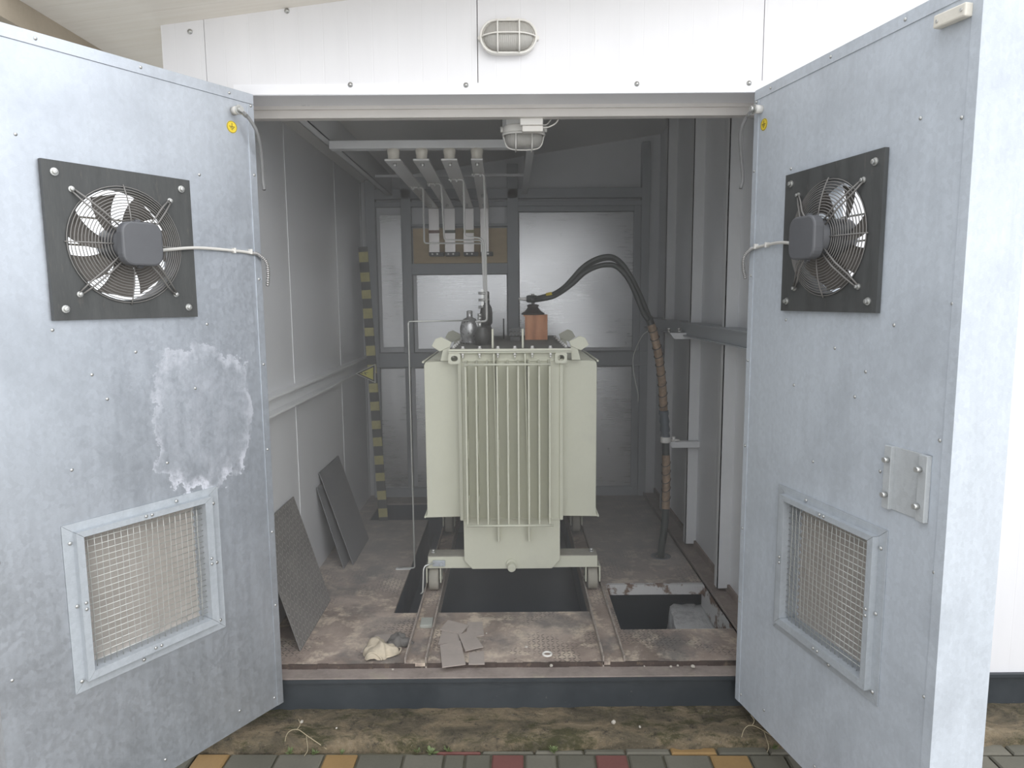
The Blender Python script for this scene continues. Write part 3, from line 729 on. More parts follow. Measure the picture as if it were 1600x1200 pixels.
def make_fan(door, q, cx, cz, label, cab_end):
    root = thing('exhaust_fan', label, 'fan', group=None); place(root, door)
    S = .228; Rh = .172; N = 48
    b = MB(); vs = []
    def sq(a):
        c, s_ = math.cos(a), math.sin(a); k = S / max(abs(c), abs(s_)); return c * k, s_ * k
    ring = []
    for i in range(N):
        a = 2 * PI * i / N; ox, oz = sq(a); ring.append(((cx + ox, cz + oz), (cx + Rh * math.cos(a), cz + Rh * math.sin(a))))
    for (o, h) in ring:
        vs += [(o[0], q * .002, o[1]), (o[0], q * .016, o[1]), (h[0], q * .016, h[1]), (h[0], -q * .05, h[1])]
    fs = []
    for i in range(N):
        j = (i + 1) % N
        for k in range(3): fs.append((4 * i + k, 4 * j + k, 4 * j + k + 1, 4 * i + k + 1))
        fs.append((4 * i, 4 * j, 4 * j + 3, 4 * i + 3))
    b._add(vs, fs); b.build('mounting_plate', M['darkmetal'], root)
    # wire guard
    b = MB()
    n = 15
    prof = lambda r: .050 - .030 * (r / .178) ** 3
    for i in range(n):
        r = .058 + (.178 - .058) * i / (n - 1)
        b.tube([(cx + r * math.cos(2 * PI * k / 48), q * prof(r), cz + r * math.sin(2 * PI * k / 48)) for k in range(48)], .0016, 5, closed=True)
    for a in (0, 90, 180, 270):
        c, s_ = math.cos(R(a)), math.sin(R(a))
        b.tube([(cx + c * r, q * (prof(r) + .002), cz + s_ * r) for r in (.056, .09, .12, .15, .17, .184)], .0022, 5)
    b.build('wire_guard', M['grille'], root)
    for a in (45, 135, 225, 315):
        c, s_ = math.cos(R(a)), math.sin(R(a)); b = MB()
        for off in (-.008, .008):
            b.tube([(cx + c * r - s_ * off * k, q * y, cz + s_ * r + c * off * k) for r, y, k in ((.05, .06, 1), (.12, .052, 1), (.17, .034, 1), (.212, .020, .5))], .0028, 5)
        b.build('support_arm', M['grille'], root)
    # bolts
    p = []
    for sx in (-1, 1):
        for sz in (-1, 1): p += [(sx * .195, sz * .195, .0115), (sx * .152, sz * .152, .009)]
    for sx, sz, r in p:
        b = MB(); b.lathe([(r, q * .016), (r, q * .019), (r * .62, q * .0195), (r * .62, q * .027), (r * .3, q * .028)], (cx + sx, 0, cz + sz), 'Y', 12, False)
        b.build('bolt', M['bolt'], root)
    # motor and terminal box
    b = MB(); b.cyl((cx, -q * .05, cz), (cx, q * .072, cz), .060, 32); b.build('motor', M['motor'], root, bevel=.004)
    b = MB(); poly = []
    for sx, sz, a0 in ((1, 1, 0), (-1, 1, 90), (-1, -1, 180), (1, -1, 270)):
        for k in range(6):
            a = R(a0 + 18 * k); poly.append((cx + sx * .030 + .034 * math.cos(a), q * .072, cz + sz * .032 + .034 * math.sin(a)))
    b.prism(poly, (0, q * .036, 0))
    tb = b.build('terminal_box', M['motor'], root, bevel=.006)
    for sz in (1, -1):
        MB().box(cx - .008, cx + .008, *sorted((q * .075, q * .088)), cz + sz * .066 - .006, cz + sz * .066 + .008).build('box_tab', M['motor'], tb, bevel=.002)
    # blades
    for i in range(7):
        a0 = 360 / 7 * i + 8; vs = []; fs = []
        for k in range(7):
            r = .058 + .105 * k / 6; w = 19 - 1.5 * k / 6; sh = 16 * (k / 6) ** 1.4
            for sdn, yy in ((-1, -.010), (1, -.040)):
                a = R(a0 + sh + sdn * w); 
                for tt in (0, .003): vs.append((cx + r * math.cos(a), q * (yy + tt), cz + r * math.sin(a)))
        for k in range(6):
            o = 4 * k; fs += [(o, o + 2, o + 6, o + 4), (o + 1, o + 5, o + 7, o + 3), (o, o + 4, o + 5, o + 1), (o + 2, o + 3, o + 7, o + 6)]
        fs += [(0, 1, 3, 2), (24, 26, 27, 25)]
        MB()._add(vs, fs, False).build('blade', M['blade'], root)
    # thin weather bars on the far side of the leaf
    b = MB(); t = .078 if q > 0 else .165
    for k in (-1, 0, 1): b.box(cx - .172, cx + .172, *sorted((-q * t, -q * (t + .004))), cz + k * .085 - .003, cz + k * .085 + .003)
    b.build('outer_bars', M['louvre'], root)
    # lead to the hinge side, then metal hose hanging off the edge
    x0 = cx - .06
    pts = catmull([(x0 + .012, q * .085, cz + .0), (x0 - .012, q * .075, cz - .014), (x0 - .06, q * .045, cz - .008), (cx - S - .02, q * .016, cz + .006), (.10, q * .008, cz + .004), (.045, q * .007, cz)], 6)
    b = MB(); b.tube(pts, .0055, 8); cb = b.build('cable', M['cable_white'], root, 'white cable clipped across the door')
    for x in (.12, .05):
        MB().box(x - .004, x + .004, *sorted((0, q * .016)), cz - .004, cz + .014).build('cable_clip', M['lamp'], cb, bevel=.001)
    pts = catmull([(.045, q * .008, cz), (.02, q * .012, cz - .004), (-.008, q * .02, cz - .03), (-.018, q * .016, cz - .07), (-.022, q * .004, cz - cab_end)], 12)
    b = MB(); b.tube(pts, [.0062 + (.0012 if i % 2 else -.0008) for i in range(len(pts))], 10, smooth=False)
    b.build('metal_hose', M['conduit'], root, 'ribbed metal hose end')
    return root
make_fan(doorL, qL, .512, 1.695, 'square black exhaust fan with round wire guard on the left door, pale louvre showing through', .12)
make_fan(doorR, qR, .458, 1.700, 'square black exhaust fan with round wire guard on the right door, above its vent', .11)

def make_vent(door, q, label):
    root = thing('ventilation_grille', label, 'vent'); place(root, door)
    ox0, ox1, oz0, oz1 = .240, .765, .325, .858
    ix0, ix1, iz0, iz1 = .306, .714, .386, .814
    O = [(ox0, oz0), (ox1, oz0), (ox1, oz1), (ox0, oz1)]; I = [(ix0, iz0), (ix1, iz0), (ix1, iz1), (ix0, iz1)]
    mid = [((o[0] * .42 + i[0] * .58), (o[1] * .42 + i[1] * .58)) for o, i in zip(O, I)]
    for k in range(4):
        j = (k + 1) % 4; b = MB()
        prof = [(O, .001), (O, .004), (mid, .005), (mid, .026), (I, .026), (I, -.045), (I, -.047), (mid, .0)]
        e = .0006
        L = [(p[k][0], q * y, p[k][1]) for p, y in prof]; H = [(p[j][0], q * y, p[j][1]) for p, y in prof]
        c = Vector(((H[0][0] - L[0][0]), 0, (H[0][2] - L[0][2]))).normalized() * e
        L = [Vector(v) + c for v in L]; H = [Vector(v) - c for v in H]
        n = len(L); b._add(L + H, [tuple(range(n)), tuple(range(2 * n - 1, n - 1, -1))] + [(i, (i + 1) % n, n + (i + 1) % n, n + i) for i in range(n)])
        b.build('frame_rail', M['galv'], root)
    b = MB(); nv = 20; y = q * .002
    for i in range(1, nv):
        x = ix0 + (ix1 - ix0) * i / nv
        b.tube([(x + .0012 * math.sin(i * 1.7 + k), y + q * .001 * (-1) ** (i + k), iz0 + (iz1 - iz0) * k / 8) for k in range(9)], .0014, 4)
    for i in range(1, 21):
        z = iz0 + (iz1 - iz0) * i / 21
        b.tube([(ix0, y - q * .001, z), ((ix0 + ix1) / 2, y + q * .0005, z - .001), (ix1, y - q * .001, z)], .0014, 4)
    b.build('wire_mesh', M['wire'], root)
    b = MB(); vs = []; fs = []; n = 34   # pleated filter
    for i in range(n + 1):
        z = iz0 - .002 + (iz1 - iz0 + .003) * i / n; d = .040 + (.010 if i % 2 else 0)
        for x in (ix0 + .004, ix1 - .028): vs += [(x, -q * d, z), (x, -q * (d + .006), z)]
    for i in range(n): o = 4 * i; fs += [(o, o + 2, o + 6, o + 4), (o + 1, o + 5, o + 7, o + 3)]
    b._add(vs, fs, True); b.build('filter_mat', M['filter'], root)
    sp = [(.262, .80), (.262, .36), (.745, .80), (.745, .36), (.40, .843), (.74, .60), (.262, .58), (.55, .34)]
    for x, z in sp:
        MB().lathe([(.0062, q * .004), (.0058, q * .0075), (.003, q * .0095)], (x, 0, z), 'Y', 10).build('screw', M['bolt'], root)
    for x, z in ((.50, .826), (.52, .826), (.50, .374), (.52, .374), (.296, .59), (.296, .61), (.724, .59), (.724, .61)):
        MB().lathe([(.005, q * .026), (.005, q * .029), (.002, q * .031)], (x, 0, z), 'Y', 8).build('screw', M['bolt'], root)
    return root
make_vent(doorL, qL, 'square vent with wire mesh over a beige filter, low on the left door')
make_vent(doorR, qR, 'square vent with wire mesh over a grey filter, low on the right door')

# earthing cables hanging from the bosses
def earth_cable(door, q, bs, label, drop):
    x = bs + .012
    pts = catmull([(x, q * .038, 2.188), (x - .03, q * .045, 2.165), (x - .062, q * .045, 2.12), (x - .095, q * .02, 2.05), (x - .112, -q * .0, 1.97), (x - .108, q * .01, drop)], 8)
    b = MB(); b.tube(pts, .0062, 8)
    o = thing('earthing_cable', label, 'cable'); place(o, door)
    b.build('sheath', M['cable_grey'], o)
    MB().cyl((x, q * .034, 2.192), (x - .022, q * .043, 2.172), .008, 8).build('cable_lug', M['bolt'], o)
earth_cable(doorL, qL, .072, 'grey earthing cable hanging from the top corner of the left door', 1.93)
earth_cable(doorR, qR, .03, 'grey earthing cable hanging from the top corner of the right door', 1.93)
# contact switch at the top of the right door
q = qR
b = MB(); T = Matrix.Translation((.885, q * .012, 2.196)) @ Matrix.Rotation(R(2), 4, 'Y'); b.T = T
b.box(-.048, .048, -.012, .012, -.016, .016); 
o = tag(b.build('contact_switch', M['switch'], None, bevel=.004), 'cream oblong contact switch at the top outer corner of the right door', 'switch'); place(o, doorR)
for dx in (-.036, .036):
    MB().cyl((.885 + dx, q * .022, 2.196), (.885 + dx, q * .026, 2.196), .004, 8).build('screw', M['bolt'], o)

# ================================================================== LAMPS
def stadium(hw, hh, n=10):
    r = hh; c = hw - hh; P = []
    for i in range(n + 1): a = R(-90 + 180 * i / n); P.append((c + r * math.cos(a), r * math.sin(a)))
    for i in range(n + 1): a = R(90 + 180 * i / n); P.append((-c + r * math.cos(a), r * math.sin(a)))
    return P
def bulkhead(loc, rot, W, H, dep, label):
    root = thing('bulkhead_lamp', label, 'lamp', loc); root.rotation_euler = rot
    def shell(secs, name, m, **k):
        b = MB(); vs = []; fs = []; n = None
        for (w, h, y) in secs:
            P = stadium(w, h); n = len(P); vs += [(p[0], y, p[1]) for p in P]
        for i in range(len(secs) - 1):
            for j in range(n): fs.append((i * n + j, i * n + (j + 1) % n, (i + 1) * n + (j + 1) % n, (i + 1) * n + j))
        fs += [tuple(range(n)), tuple(range((len(secs) - 1) * n, len(secs) * n))]
        b._add(vs, fs, True); return b.build(name, m, root, **k)
    shell([(W * .97, H * .97, 0), (W, H, -.006), (W, H, -.024), (W * .96, H * .94, -.030)], 'housing', M['lamp'])
    shell([(W * .9, H * .86, -.028), (W * .88, H * .84, -dep * .7), (W * .76, H * .7, -dep * .93), (W * .5, H * .4, -dep)], 'glass', M['glass'])
    b = MB()
    b.tube([(p[0], -.034, p[1]) for p in stadium(W * .985, H * .98)], .0045, 8, closed=True)
    y = -dep - .008
    for x in (-W * .38, W * .38):
        b.tube(rounded([(x, -.034, -H * .97), (x, y, -H * .82), (x, y, H * .82), (x, -.034, H * .97)], .012), .0028, 6)
    b.tube(catmull([(-W * .97, -.034, 0), (-W * .8, y * .85, .0), (-W * .4, y, .004), (W * .4, y, .004), (W * .8, y * .85, 0), (W * .97, -.034, 0)], 6), .0028, 6)
    b.build('wire_cage', M['lamp'], root)
    for x in (-W * 1.03, W * 1.03):
        MB().cyl((x, 0, 0), (x, -.022, 0), .007, 10).build('screw', M['lamp'], root)
    MB().box(-.008, .008, -.03, 0, H, H + .010).build('latch', M['lamp'], root, bevel=.002)
    return root
bulkhead((.002, FY, 2.469), (0, 0, 0), .103, .058, .055, 'white oval bulkhead lamp with wire cage on the facade above the doorway')
bulkhead((.063, 3.02, 2.232), (R(90), 0, 0), .088, .058, .085, 'white caged lamp hanging inside under the lintel, glass facing down')
b = MB(); b.box(-.01, .13, 2.86, 3.09, 2.2325, 2.236); b.box(.02, .10, 2.98, 3.06, 2.236, 2.26)
struct(b.build('trim_16', M['frame_light']))
b = MB(); b.box(.046, .137, 2.88, 2.915, 2.206, 2.246)
o = tag(b.build('junction_box', M['lamp'], None, bevel=.003), 'small white junction box in front of the inside lamp', 'box')
MB().box(.054, .137, 2.874, 2.912, 2.180, 2.203).build('lid_strip', M['plastic_white'], o, bevel=.003)
b = MB()
b.tube(catmull([(.137, 2.90, 2.20), (.165, 2.905, 2.205), (.195, 2.91, 2.225), (.205, 2.915, 2.262)], 6), .0032, 6)
b.tube(catmull([(.137, 2.92, 2.215), (.155, 2.93, 2.22), (.172, 2.93, 2.24), (.178, 2.93, 2.262)], 6), .0028, 6)
tag(b.build('lamp_wire', M['cable_white']), 'two white wires looping from the junction box over the lintel', 'cable')

# ================================================================== TRANSFORMER
T = thing('transformer', 'grey green oil transformer with vertical cooling fins standing on rails', 'transformer', (0, 4.0, 0))
OY = 4.0
class TB(MB):
    def __init__(s): super().__init__(); s.T = Matrix.Translation((0, -OY, 0))
E_ = M['trafo']
YF, YK = 3.45, 4.62
b = TB()
b.prism([(-.245, YF, .185), (-.205, YF, .140), (.205, YF, .140), (.247, YF, .185), (.247, YF, 1.262), (-.25, YF, 1.262)], (0, YK - YF, 0))
b.build('tank', E_, T, bevel=.003)
b = TB()   # folded corner posts
for x in (-1, 1):
    for y0_, y1_ in ((YF - .008, YF + .07), (YK - .07, YK + .008)):
        b = TB(); b.box(*sorted((x * .243, x * .262)), y0_, y1_, .400, 1.222); b.build('corner_fold', E_, T, bevel=.003)
for z in (1.212, .400):
    b = TB(); b.box(-.242, .242, YF - .006, YF + .002, z, z + .012); b.build('front_seam', E_, T, bevel=.002)
b = TB(); b.box(-.305, .300, 3.42, 4.65, 1.256, 1.263); b.build('tank_flange', E_, T, bevel=.002)
b = TB(); b.box(-.302, .297, 3.422, 4.648, 1.266, 1.276)
b.build('lid', M['lid'], T, 'dusty dark top plate')
b = TB(); b.box(-.304, .299, 3.419, 3.423, 1.265, 1.277); b.build('lid_edge', E_, T)
# front fins
fx = [-.217 + .0507 * i for i in range(9)]
def fin(name, poly, off):
    b = TB(); b.prism(poly, off); return b.build(name, E_, T, bevel=.0025)
f0 = None
for i, x in enumerate(fx):
    fin('cooling_fin', [(x - .0045, YF + .002, 1.222), (x - .0045, 3.345, 1.212), (x - .0045, 3.338, 1.195), (x - .0045, 3.338, .445), (x - .0045, 3.342, .408), (x - .0045, YF + .002, .400)], (.009, 0, 0))
b = TB(); b.cyl((-.222, 3.334, 1.207), (.194, 3.334, 1.207), .0055, 8); b.build('top_tie_rod', E_, T)
b = TB(); b.cyl((-.222, 3.334, .408), (.208, 3.334, .408), .0055, 8); b.build('bottom_tie_rod', E_, T)
for x, xb in ((-.092, -.070), (.061, .083)):
    b = TB(); b.prism([(x + .006, YF, 1.256), (x + .006, 3.392, 1.254), (xb, 3.402, .300), (xb, YF, .290)], (.009, 0, 0)); b.build('stiffening_rib', E_, T, bevel=.002)
# embossed dimples between the fins
for x in (fx[0], fx[1], fx[3], fx[4], fx[6], fx[7]):
    b = TB()
    for z, h in ((1.02, .022), (.78, .05), (.52, .025)):
        b.tube([(x + .006 + .0, 3.40 + .010 * math.cos(R(a)), z + h * math.sin(R(a))) for a in range(0, 360, 30)], .0022, 5, closed=True)
    b.build('embossing', E_, T)
# side fins
for s_ in (-1, 1):
    for i in range(21):
        y = 3.505 + .0505 * i
        b = TB(); b.prism([(s_ * .255, y, 1.215), (s_ * .430, y, 1.206), (s_ * .436, y, 1.190), (s_ * .436, y, .420), (s_ * .444, y, .398), (s_ * .255, y, .402)], (0, .009, 0))
        b.build('side_fin', E_, T, bevel=.002)
    for z, x in ((1.207, .440), (.403, .447)):
        b = TB(); b.cyl((s_ * x, 3.498, z), (s_ * x, 4.53, z), .0055, 8); b.build('side_tie_rod', E_, T)
# eye plates under the lid
for x in (-.276, .249):
    b = TB(); n = 20; vs = []; fs = []
    for k in range(n):
        a = 2 * PI * k / n; c, s_ = math.cos(a), math.sin(a)
        m_ = max(abs(c), abs(s_)); ro = .030 * min(1 / m_, 1.22)
        if s_ > 0: ro = .030 / m_ * 1.0 if s_ > .5 else ro
        for r in (ro, .017):
            for y in (3.424, 3.434): vs.append((x + c * r, y, 1.230 + s_ * r * (.86 if r == .017 else .9)))
    for k in range(n):
        j = (k + 1) % n; a = 4 * k; c = 4 * j
        fs += [(a, c, c + 2, a + 2), (a + 1, a + 3, c + 3, c + 1), (a, a + 1, c + 1, c), (a + 2, c + 2, c + 3, a + 3)]
    b._add(vs, fs); b.build('pulling_eye', E_, T)
# lifting lugs: four bent plates at the lid's corners
for s_ in (-1, 1):
    for y in (3.47, 4.2):
        b = TB()
        b.hexa([(s_ * .305, y, 1.215), (s_ * .350, y, 1.215), (s_ * .305, y + .010, 1.215), (s_ * .350, y + .010, 1.215), (s_ * .300, y, 1.285), (s_ * .333, y, 1.285), (s_ * .300, y + .010, 1.285), (s_ * .333, y + .010, 1.285)])
        b.prism([(s_ * .300, y - .004, 1.285), (s_ * .352, y - .004, 1.262), (s_ * .392, y - .004, 1.290), (s_ * .372, y - .004, 1.325), (s_ * .345, y - .004, 1.335), (s_ * .292, y - .004, 1.308)], (0, .012, 0))
        b.build('lifting_lug', E_, T, bevel=.002)
# bolts of the lid
bx_ = [(x, 3.442) for x in (-.235, -.152, -.062, .022, .108, .198)] + [(s_ * .283 - .003, y) for s_ in (-1, 1) for y in (3.50, 3.60, 3.72, 3.86, 4.02, 4.2, 4.4)]
first = None
for x, y in bx_:
    if first is None:
        b = MB(); b.cyl((0, 0, 0), (0, 0, .004), .010, 12); b.cyl((0, 0, .004), (0, 0, .013), .008, 6)
        if True: b.cyl((0, -.010, -.034), (0, -.010, -.020), .008, 6); b.cyl((0, -.010, -.046), (0, -.010, -.034), .0045, 8)
        first = b.build('lid_bolt', M['rod'], T); first.location = (x, y - OY, 1.276)
    else: dup(first, T, (x, y - OY, 1.276))
# uprights on the lid
for x in (-.088, .062):
    b = TB(); b.box(x - .005, x + .005, 3.47, 3.50, 1.276, 1.372); b.build('lid_upright', E_, T, bevel=.002)
b = TB(); b.cyl((-.04, 4.3, 1.276), (-.04, 4.3, 1.40), .005, 8); b.build('lid_stud', M['darkmetal'], T)
b = TB(); b.box(.0, .055, 4.05, 4.08, 1.276, 1.30); b.box(-.004, .06, 4.04, 4.09, 1.335, 1.35)
for x in (.006, .027, .048): b.cyl((x, 4.04, 1.32), (x, 4.09, 1.32), .012, 8)
b.cyl((.03, 4.03, 1.285), (.03, 4.01, 1.285), .009, 8)
b.build('tap_changer', M['dark_porc'], T, 'small dark tap changer handle')
# drain plug
b = TB(); b.cyl((-.002, YF - .002, .168), (-.002, YF - .012, .168), .028, 16); b.cyl((-.002, YF - .010, .163), (-.002, YF - .045, .160), .021, 24)
b.build('drain_plug', E_, T, bevel=.003)
# undercarriage
for y, nm in ((3.475, 0), (4.38, 1)):
    b = TB()
    b.box(-.435, .442, y, y + .006, .136, .197); b.box(-.435, .442, y + .09, y + .096, .136, .197)
    cb = b.build('cross_beam', E_, T, bevel=.002)
    b = TB(); b.box(-.435, .442, y, y + .096, .197, .202); b.build('beam_top', M['beamtop'], T, bevel=.001)
    for x in (-.408, .42):
        b = TB()
        for e in (-1, 1):
            xx = x + e * .036; b.box(xx - .0035, xx + .0035, y + .004, y + .092, .055, .137)
        b.box(x - .04, x + .04, y + .01, y + .086, .132, .138)
        b.build('wheel_fork', E_, T, bevel=.002)
        b = TB(); b.lathe([(.06, -.024), (.062, -.020), (.062, .020), (.06, .024)], (x, y + .048, .066), 'X', 32); b.cyl((x - .045, y + .048, .066), (x + .045, y + .048, .066), .010, 12)
        b.build('wheel', M['beamtop'], T)
        b = TB(); b.cyl((x - .004, y + .05, .202), (x - .004, y + .05, .207), .012, 12); b.cyl((x - .004, y + .05, .207), (x - .004, y + .05, .219), .008, 6)
        b.build('beam_bolt', M['bolt'], T)
# oil temperature casting, dome shaped, silver
b = TB(); cx, cy = -.222, 3.85
b.lathe([(.040, 1.276), (.044, 1.285), (.040, 1.295), (.050, 1.315), (.054, 1.345), (.053, 1.37), (.045, 1.395), (.034, 1.412), (.018, 1.420), (.016, 1.422), (.016, 1.450), (.018, 1.453), (.012, 1.458)], (cx, cy, 0), 'Z', 28)
b.box(cx + .03, cx + .052, cy - .03, cy + .03, 1.276, 1.40)
b.build('oil_filler_housing', M['cast'], T, 'lumpy silver painted filler housing')
# low voltage bushings: one short in front, taller clamps behind
bush = [(-.150, 3.75, 0), (-.150, 3.93, 1), (-.150, 4.10, 1), (-.150, 4.27, 1)]
for x, y, k in bush:
    b = TB(); b.lathe([(.040, 1.276), (.040, 1.34), (.034, 1.352), (.030, 1.365), (.030, 1.372)], (x, y, 0), 'Z', 24)
    bo = b.build('bushing_base', M['dark_porc'], T)
    b = TB()
    if k == 0:
        b.cyl((x - .012, y - .01, 1.365), (x - .012, y - .01, 1.40), .010, 12); b.cyl((x - .012, y - .01, 1.410), (x - .012, y - .01, 1.425), .012, 6); b.cyl((x - .012, y - .01, 1.428), (x - .012, y - .01, 1.443), .012, 6)
        b.build('terminal_nut', M['bolt'], bo)
    else:
        b.lathe([(.030, 1.372), (.031, 1.44), (.026, 1.47), (.014, 1.49), (.012, 1.565)], (x + .012, y, 0), 'Z', 20)
        b.build('bushing_stem', M['dark_porc'], bo)
        b = TB(); b.box(x - .010, x + .004, y - .012, y + .012, 1.40, 1.572)
        for z in (1.475, 1.515, 1.552):
            b.cyl((x - .026, y - .012, z), (x + .026, y - .012, z), .0075, 8)
        b.build('terminal_clamp', M['bolt'], bo)

# wooden box over the high voltage bushing
W = thing('wooden_box', 'orange brown wooden box standing on the transformer lid round the right bushing', 'box', (.158, 4.21, 1.277), R(-4))
b = MB(); b.box(-.066, .066, -.062, -.05, 0, .138); b.box(-.066, .066, .05, .062, 0, .138); b.box(-.066, -.054, -.062, .062, 0, .138); b.box(.054, .066, -.062, .062, 0, .138)
b.build('side_boards', M['wood'], W, bevel=.001)
MB().box(-.074, .066, -.066, .066, .138, .147).build('top_board', M['wood'], W, bevel=.001)
b = MB(); b.lathe([(.066, 1.4245), (.071, 1.429), (.068, 1.435), (.052, 1.444), (.040, 1.456), (.032, 1.468), (.030, 1.471), (.036, 1.475), (.036, 1.482), (.022, 1.487)], (.137, 4.20, 0), 'Z', 32)
o = tag(b.build('bushing', M['brown_porc']), 'dark brown cone shaped porcelain bushing on top of the wooden box', 'bushing')
b = MB(); b.cyl((.137, 4.20, 1.488), (.137, 4.20, 1.512), .010, 12); b.cyl((.137, 4.20, 1.495), (.137, 4.20, 1.506), .014, 6); b.cyl((.137, 4.20, 1.533), (.137, 4.20, 1.548), .011, 6)
b.build('terminal_bolt', M['bolt'], o)

# ================================================================== POWER CABLE
Cb = thing('power_cable', 'thick black and brown power cable arching from the bushing down into the floor', 'cable', (0, 0, 0))
b = MB(); b.tube([(.050, 4.16, 1.520), (.09, 4.17, 1.517), (.13, 4.18, 1.520)], [.006, .011, .012], 10); b.build('cable_lug', M['rod'], Cb)
up1 = [(.118, 4.18, 1.520), (.15, 4.18, 1.520), (.201, 4.15, 1.531), (.256, 4.15, 1.545), (.312, 4.12, 1.580), (.36, 4.11, 1.628), (.415, 4.10, 1.690), (.48, 4.09, 1.735), (.549, 4.08, 1.757), (.60, 4.07, 1.751), (.645, 4.06, 1.715), (.69, 4.055, 1.650), (.728, 4.05, 1.580), (.77, 4.05, 1.49), (.807, 4.05, 1.400)]
up2 = [(.118, 4.16, 1.512), (.15, 4.16, 1.512), (.201, 4.13, 1.520), (.256, 4.13, 1.533), (.312, 4.10, 1.566), (.37, 4.09, 1.610), (.43, 4.08, 1.665), (.50, 4.07, 1.700), (.56, 4.06, 1.710), (.61, 4.05, 1.700), (.66, 4.045, 1.655), (.70, 4.04, 1.590), (.735, 4.035, 1.510), (.765, 4.035, 1.44), (.797, 4.035, 1.390)]
up3 = [(.118, 4.20, 1.516)] + [(x + (.006 if i > 6 else 0), y + .025, z - .008) for i, (x, y, z) in enumerate(up1[1:], 1)]
for p in (up1, up2, up3):
    MB().tube(catmull(p, 6), .0145, 12).build('cable_core', M['rubber'], Cb)
b = MB(); b.tube([(.098, 4.175, 1.519), (.11, 4.175, 1.519), (.16, 4.17, 1.519)], [.018, .022, .021], 12); b.build('lug_sleeve', M['rubber'], Cb)
b = MB(); b.tube([Vector((.215, 4.145, 1.532)), Vector((.25, 4.142, 1.540))], .0205, 14)
lb = b.build('cable_tag', M['yellow'], Cb, 'small yellow tag band')
main = catmull([(.80, 4.045, 1.41), (.83, 4.045, 1.32), (.855, 4.045, 1.22), (.873, 4.045, 1.12), (.888, 4.045, 1.0), (.896, 4.045, .88), (.905, 4.045, .78), (.912, 4.045, .68), (.916, 4.04, .58), (.917, 4.03, .48), (.916, 4.02, .38), (.910, 4.0, .26), (.898, 3.985, .14), (.884, 3.975, .04), (.878, 3.97, -.15)], 6)
def seg_(z0, z1): return [p for p in main if z1 <= p.z <= z0]
MB().tube(seg_(1.6, -.2), .0215, 14).build('cable_sheath', M['rubber'], Cb)
MB().tube(seg_(1.37, .86), .0235, 16).build('brown_wrap', M['heatshrink'], Cb, 'brown wrapped stretch of cable')
MB().tube(seg_(.60, .28), .0235, 16).build('brown_wrap', M['heatshrink'], Cb, 'brown wrapped stretch of cable below the clamp')
b = MB()
for i, p in enumerate(seg_(1.34, .88) + seg_(.59, .29)):
    if i % 3 == 0: b.tube([p + Vector((.0245 * math.cos(R(a)), .0245 * math.sin(R(a)), .016 * math.sin(R(a + 40)))) for a in range(0, 360, 20)], .0028, 5, closed=True)
b.build('binding_wire', M['rubber'], Cb)
b = MB(); sg = seg_(.87, .68); b.tube(sg, [.027 + .003 * math.sin(i * 2.1) for i in range(len(sg))], 14); b.build('tape_wrap', M['tape'], Cb, 'blue grey tape wrap')
# dark collar where the cable goes through the floor
b = MB(); b.lathe([(.058, -.001), (.060, .003), (.056, .004), (.030, .004), (.028, -.001)], (.880, 3.972, 0), 'Z', 24)
tag(b.build('cable_gland', M['platedark']), 'dark round gland where the power cable enters the floor', 'cable gland')
# brackets holding it
def bracket(z, label):
    o = thing('cable_bracket', label, 'bracket', (0, 0, 0))
    b = MB(); y = 4.085
    b.hexa([(.955, y - .03, z - .032), (1.118, y - .03, z - .032), (.955, y - .027, z - .032), (1.118, y - .027, z - .032), (.930, y - .03, z), (1.118, y - .03, z), (.930, y - .027, z), (1.118, y - .027, z)])
    b.hexa([(.930, y - .03, z), (1.118, y - .03, z), (.930, y + .01, z), (1.118, y + .01, z), (.930, y - .03, z + .004), (1.118, y - .03, z + .004), (.930, y + .01, z + .004), (1.118, y + .01, z + .004)])
    b.build('angle_arm', M['frame_light'], o, bevel=.001)
    return o, y
o, y = bracket(1.312, 'upper grey steel bracket beside the power cable, at belt height')
for x in (.925, .985):
    b = MB(); b.cyl((x, y - .01, 1.316), (x, y - .01, 1.332), .008, 8); b.cyl((x, y - .01, 1.332), (x, y - .01, 1.345), .012, 6); b.build('bolt', M['bolt'], o)
o, y = bracket(.668, 'lower grey steel bracket clamping the power cable')
b = MB(); b.box(.935, 1.0, y - .02, y + .0, .676, .682); b.cyl((.965, y - .01, .672), (.965, y - .01, .70), .012, 8); b.build('clamp_bar', M['lamp'], o)
b = MB(); b.lathe([(.029, .672), (.031, .676), (.031, .702), (.029, .706)], (.911, 4.045, 0), 'Z', 20); b.build('clamp_ring', M['lamp'], o, 'white clamp ring')
# thin loose wire
pts = catmull([(.815, 4.06, 1.335), (.775, 4.09, 1.30), (.735, 4.12, 1.20), (.728, 4.13, 1.12), (.745, 4.13, 1.02), (.762, 4.13, .95), (.762, 4.13, .90)], 6)
tag(MB().tube(pts, .0032, 6).build('loose_wire', M['wire']), 'thin pale wire hanging loose left of the power cable', 'wire')
# bent earthing rod left of the transformer
pts = rounded([(-.222, 3.80, 1.405), (-.554, 3.81, 1.402), (-.553, 3.81, .006), (-.645, 3.81, .006)], .012)
o = tag(MB().tube(pts, .0048, 8).build('earthing_rod', M['wire']), 'thin bent steel rod running from the transformer top down to the floor', 'rod')
MB().box(-.66, -.575, 3.80, 3.822, .0, .004).build('foot_strip', M['frame_light'], o)
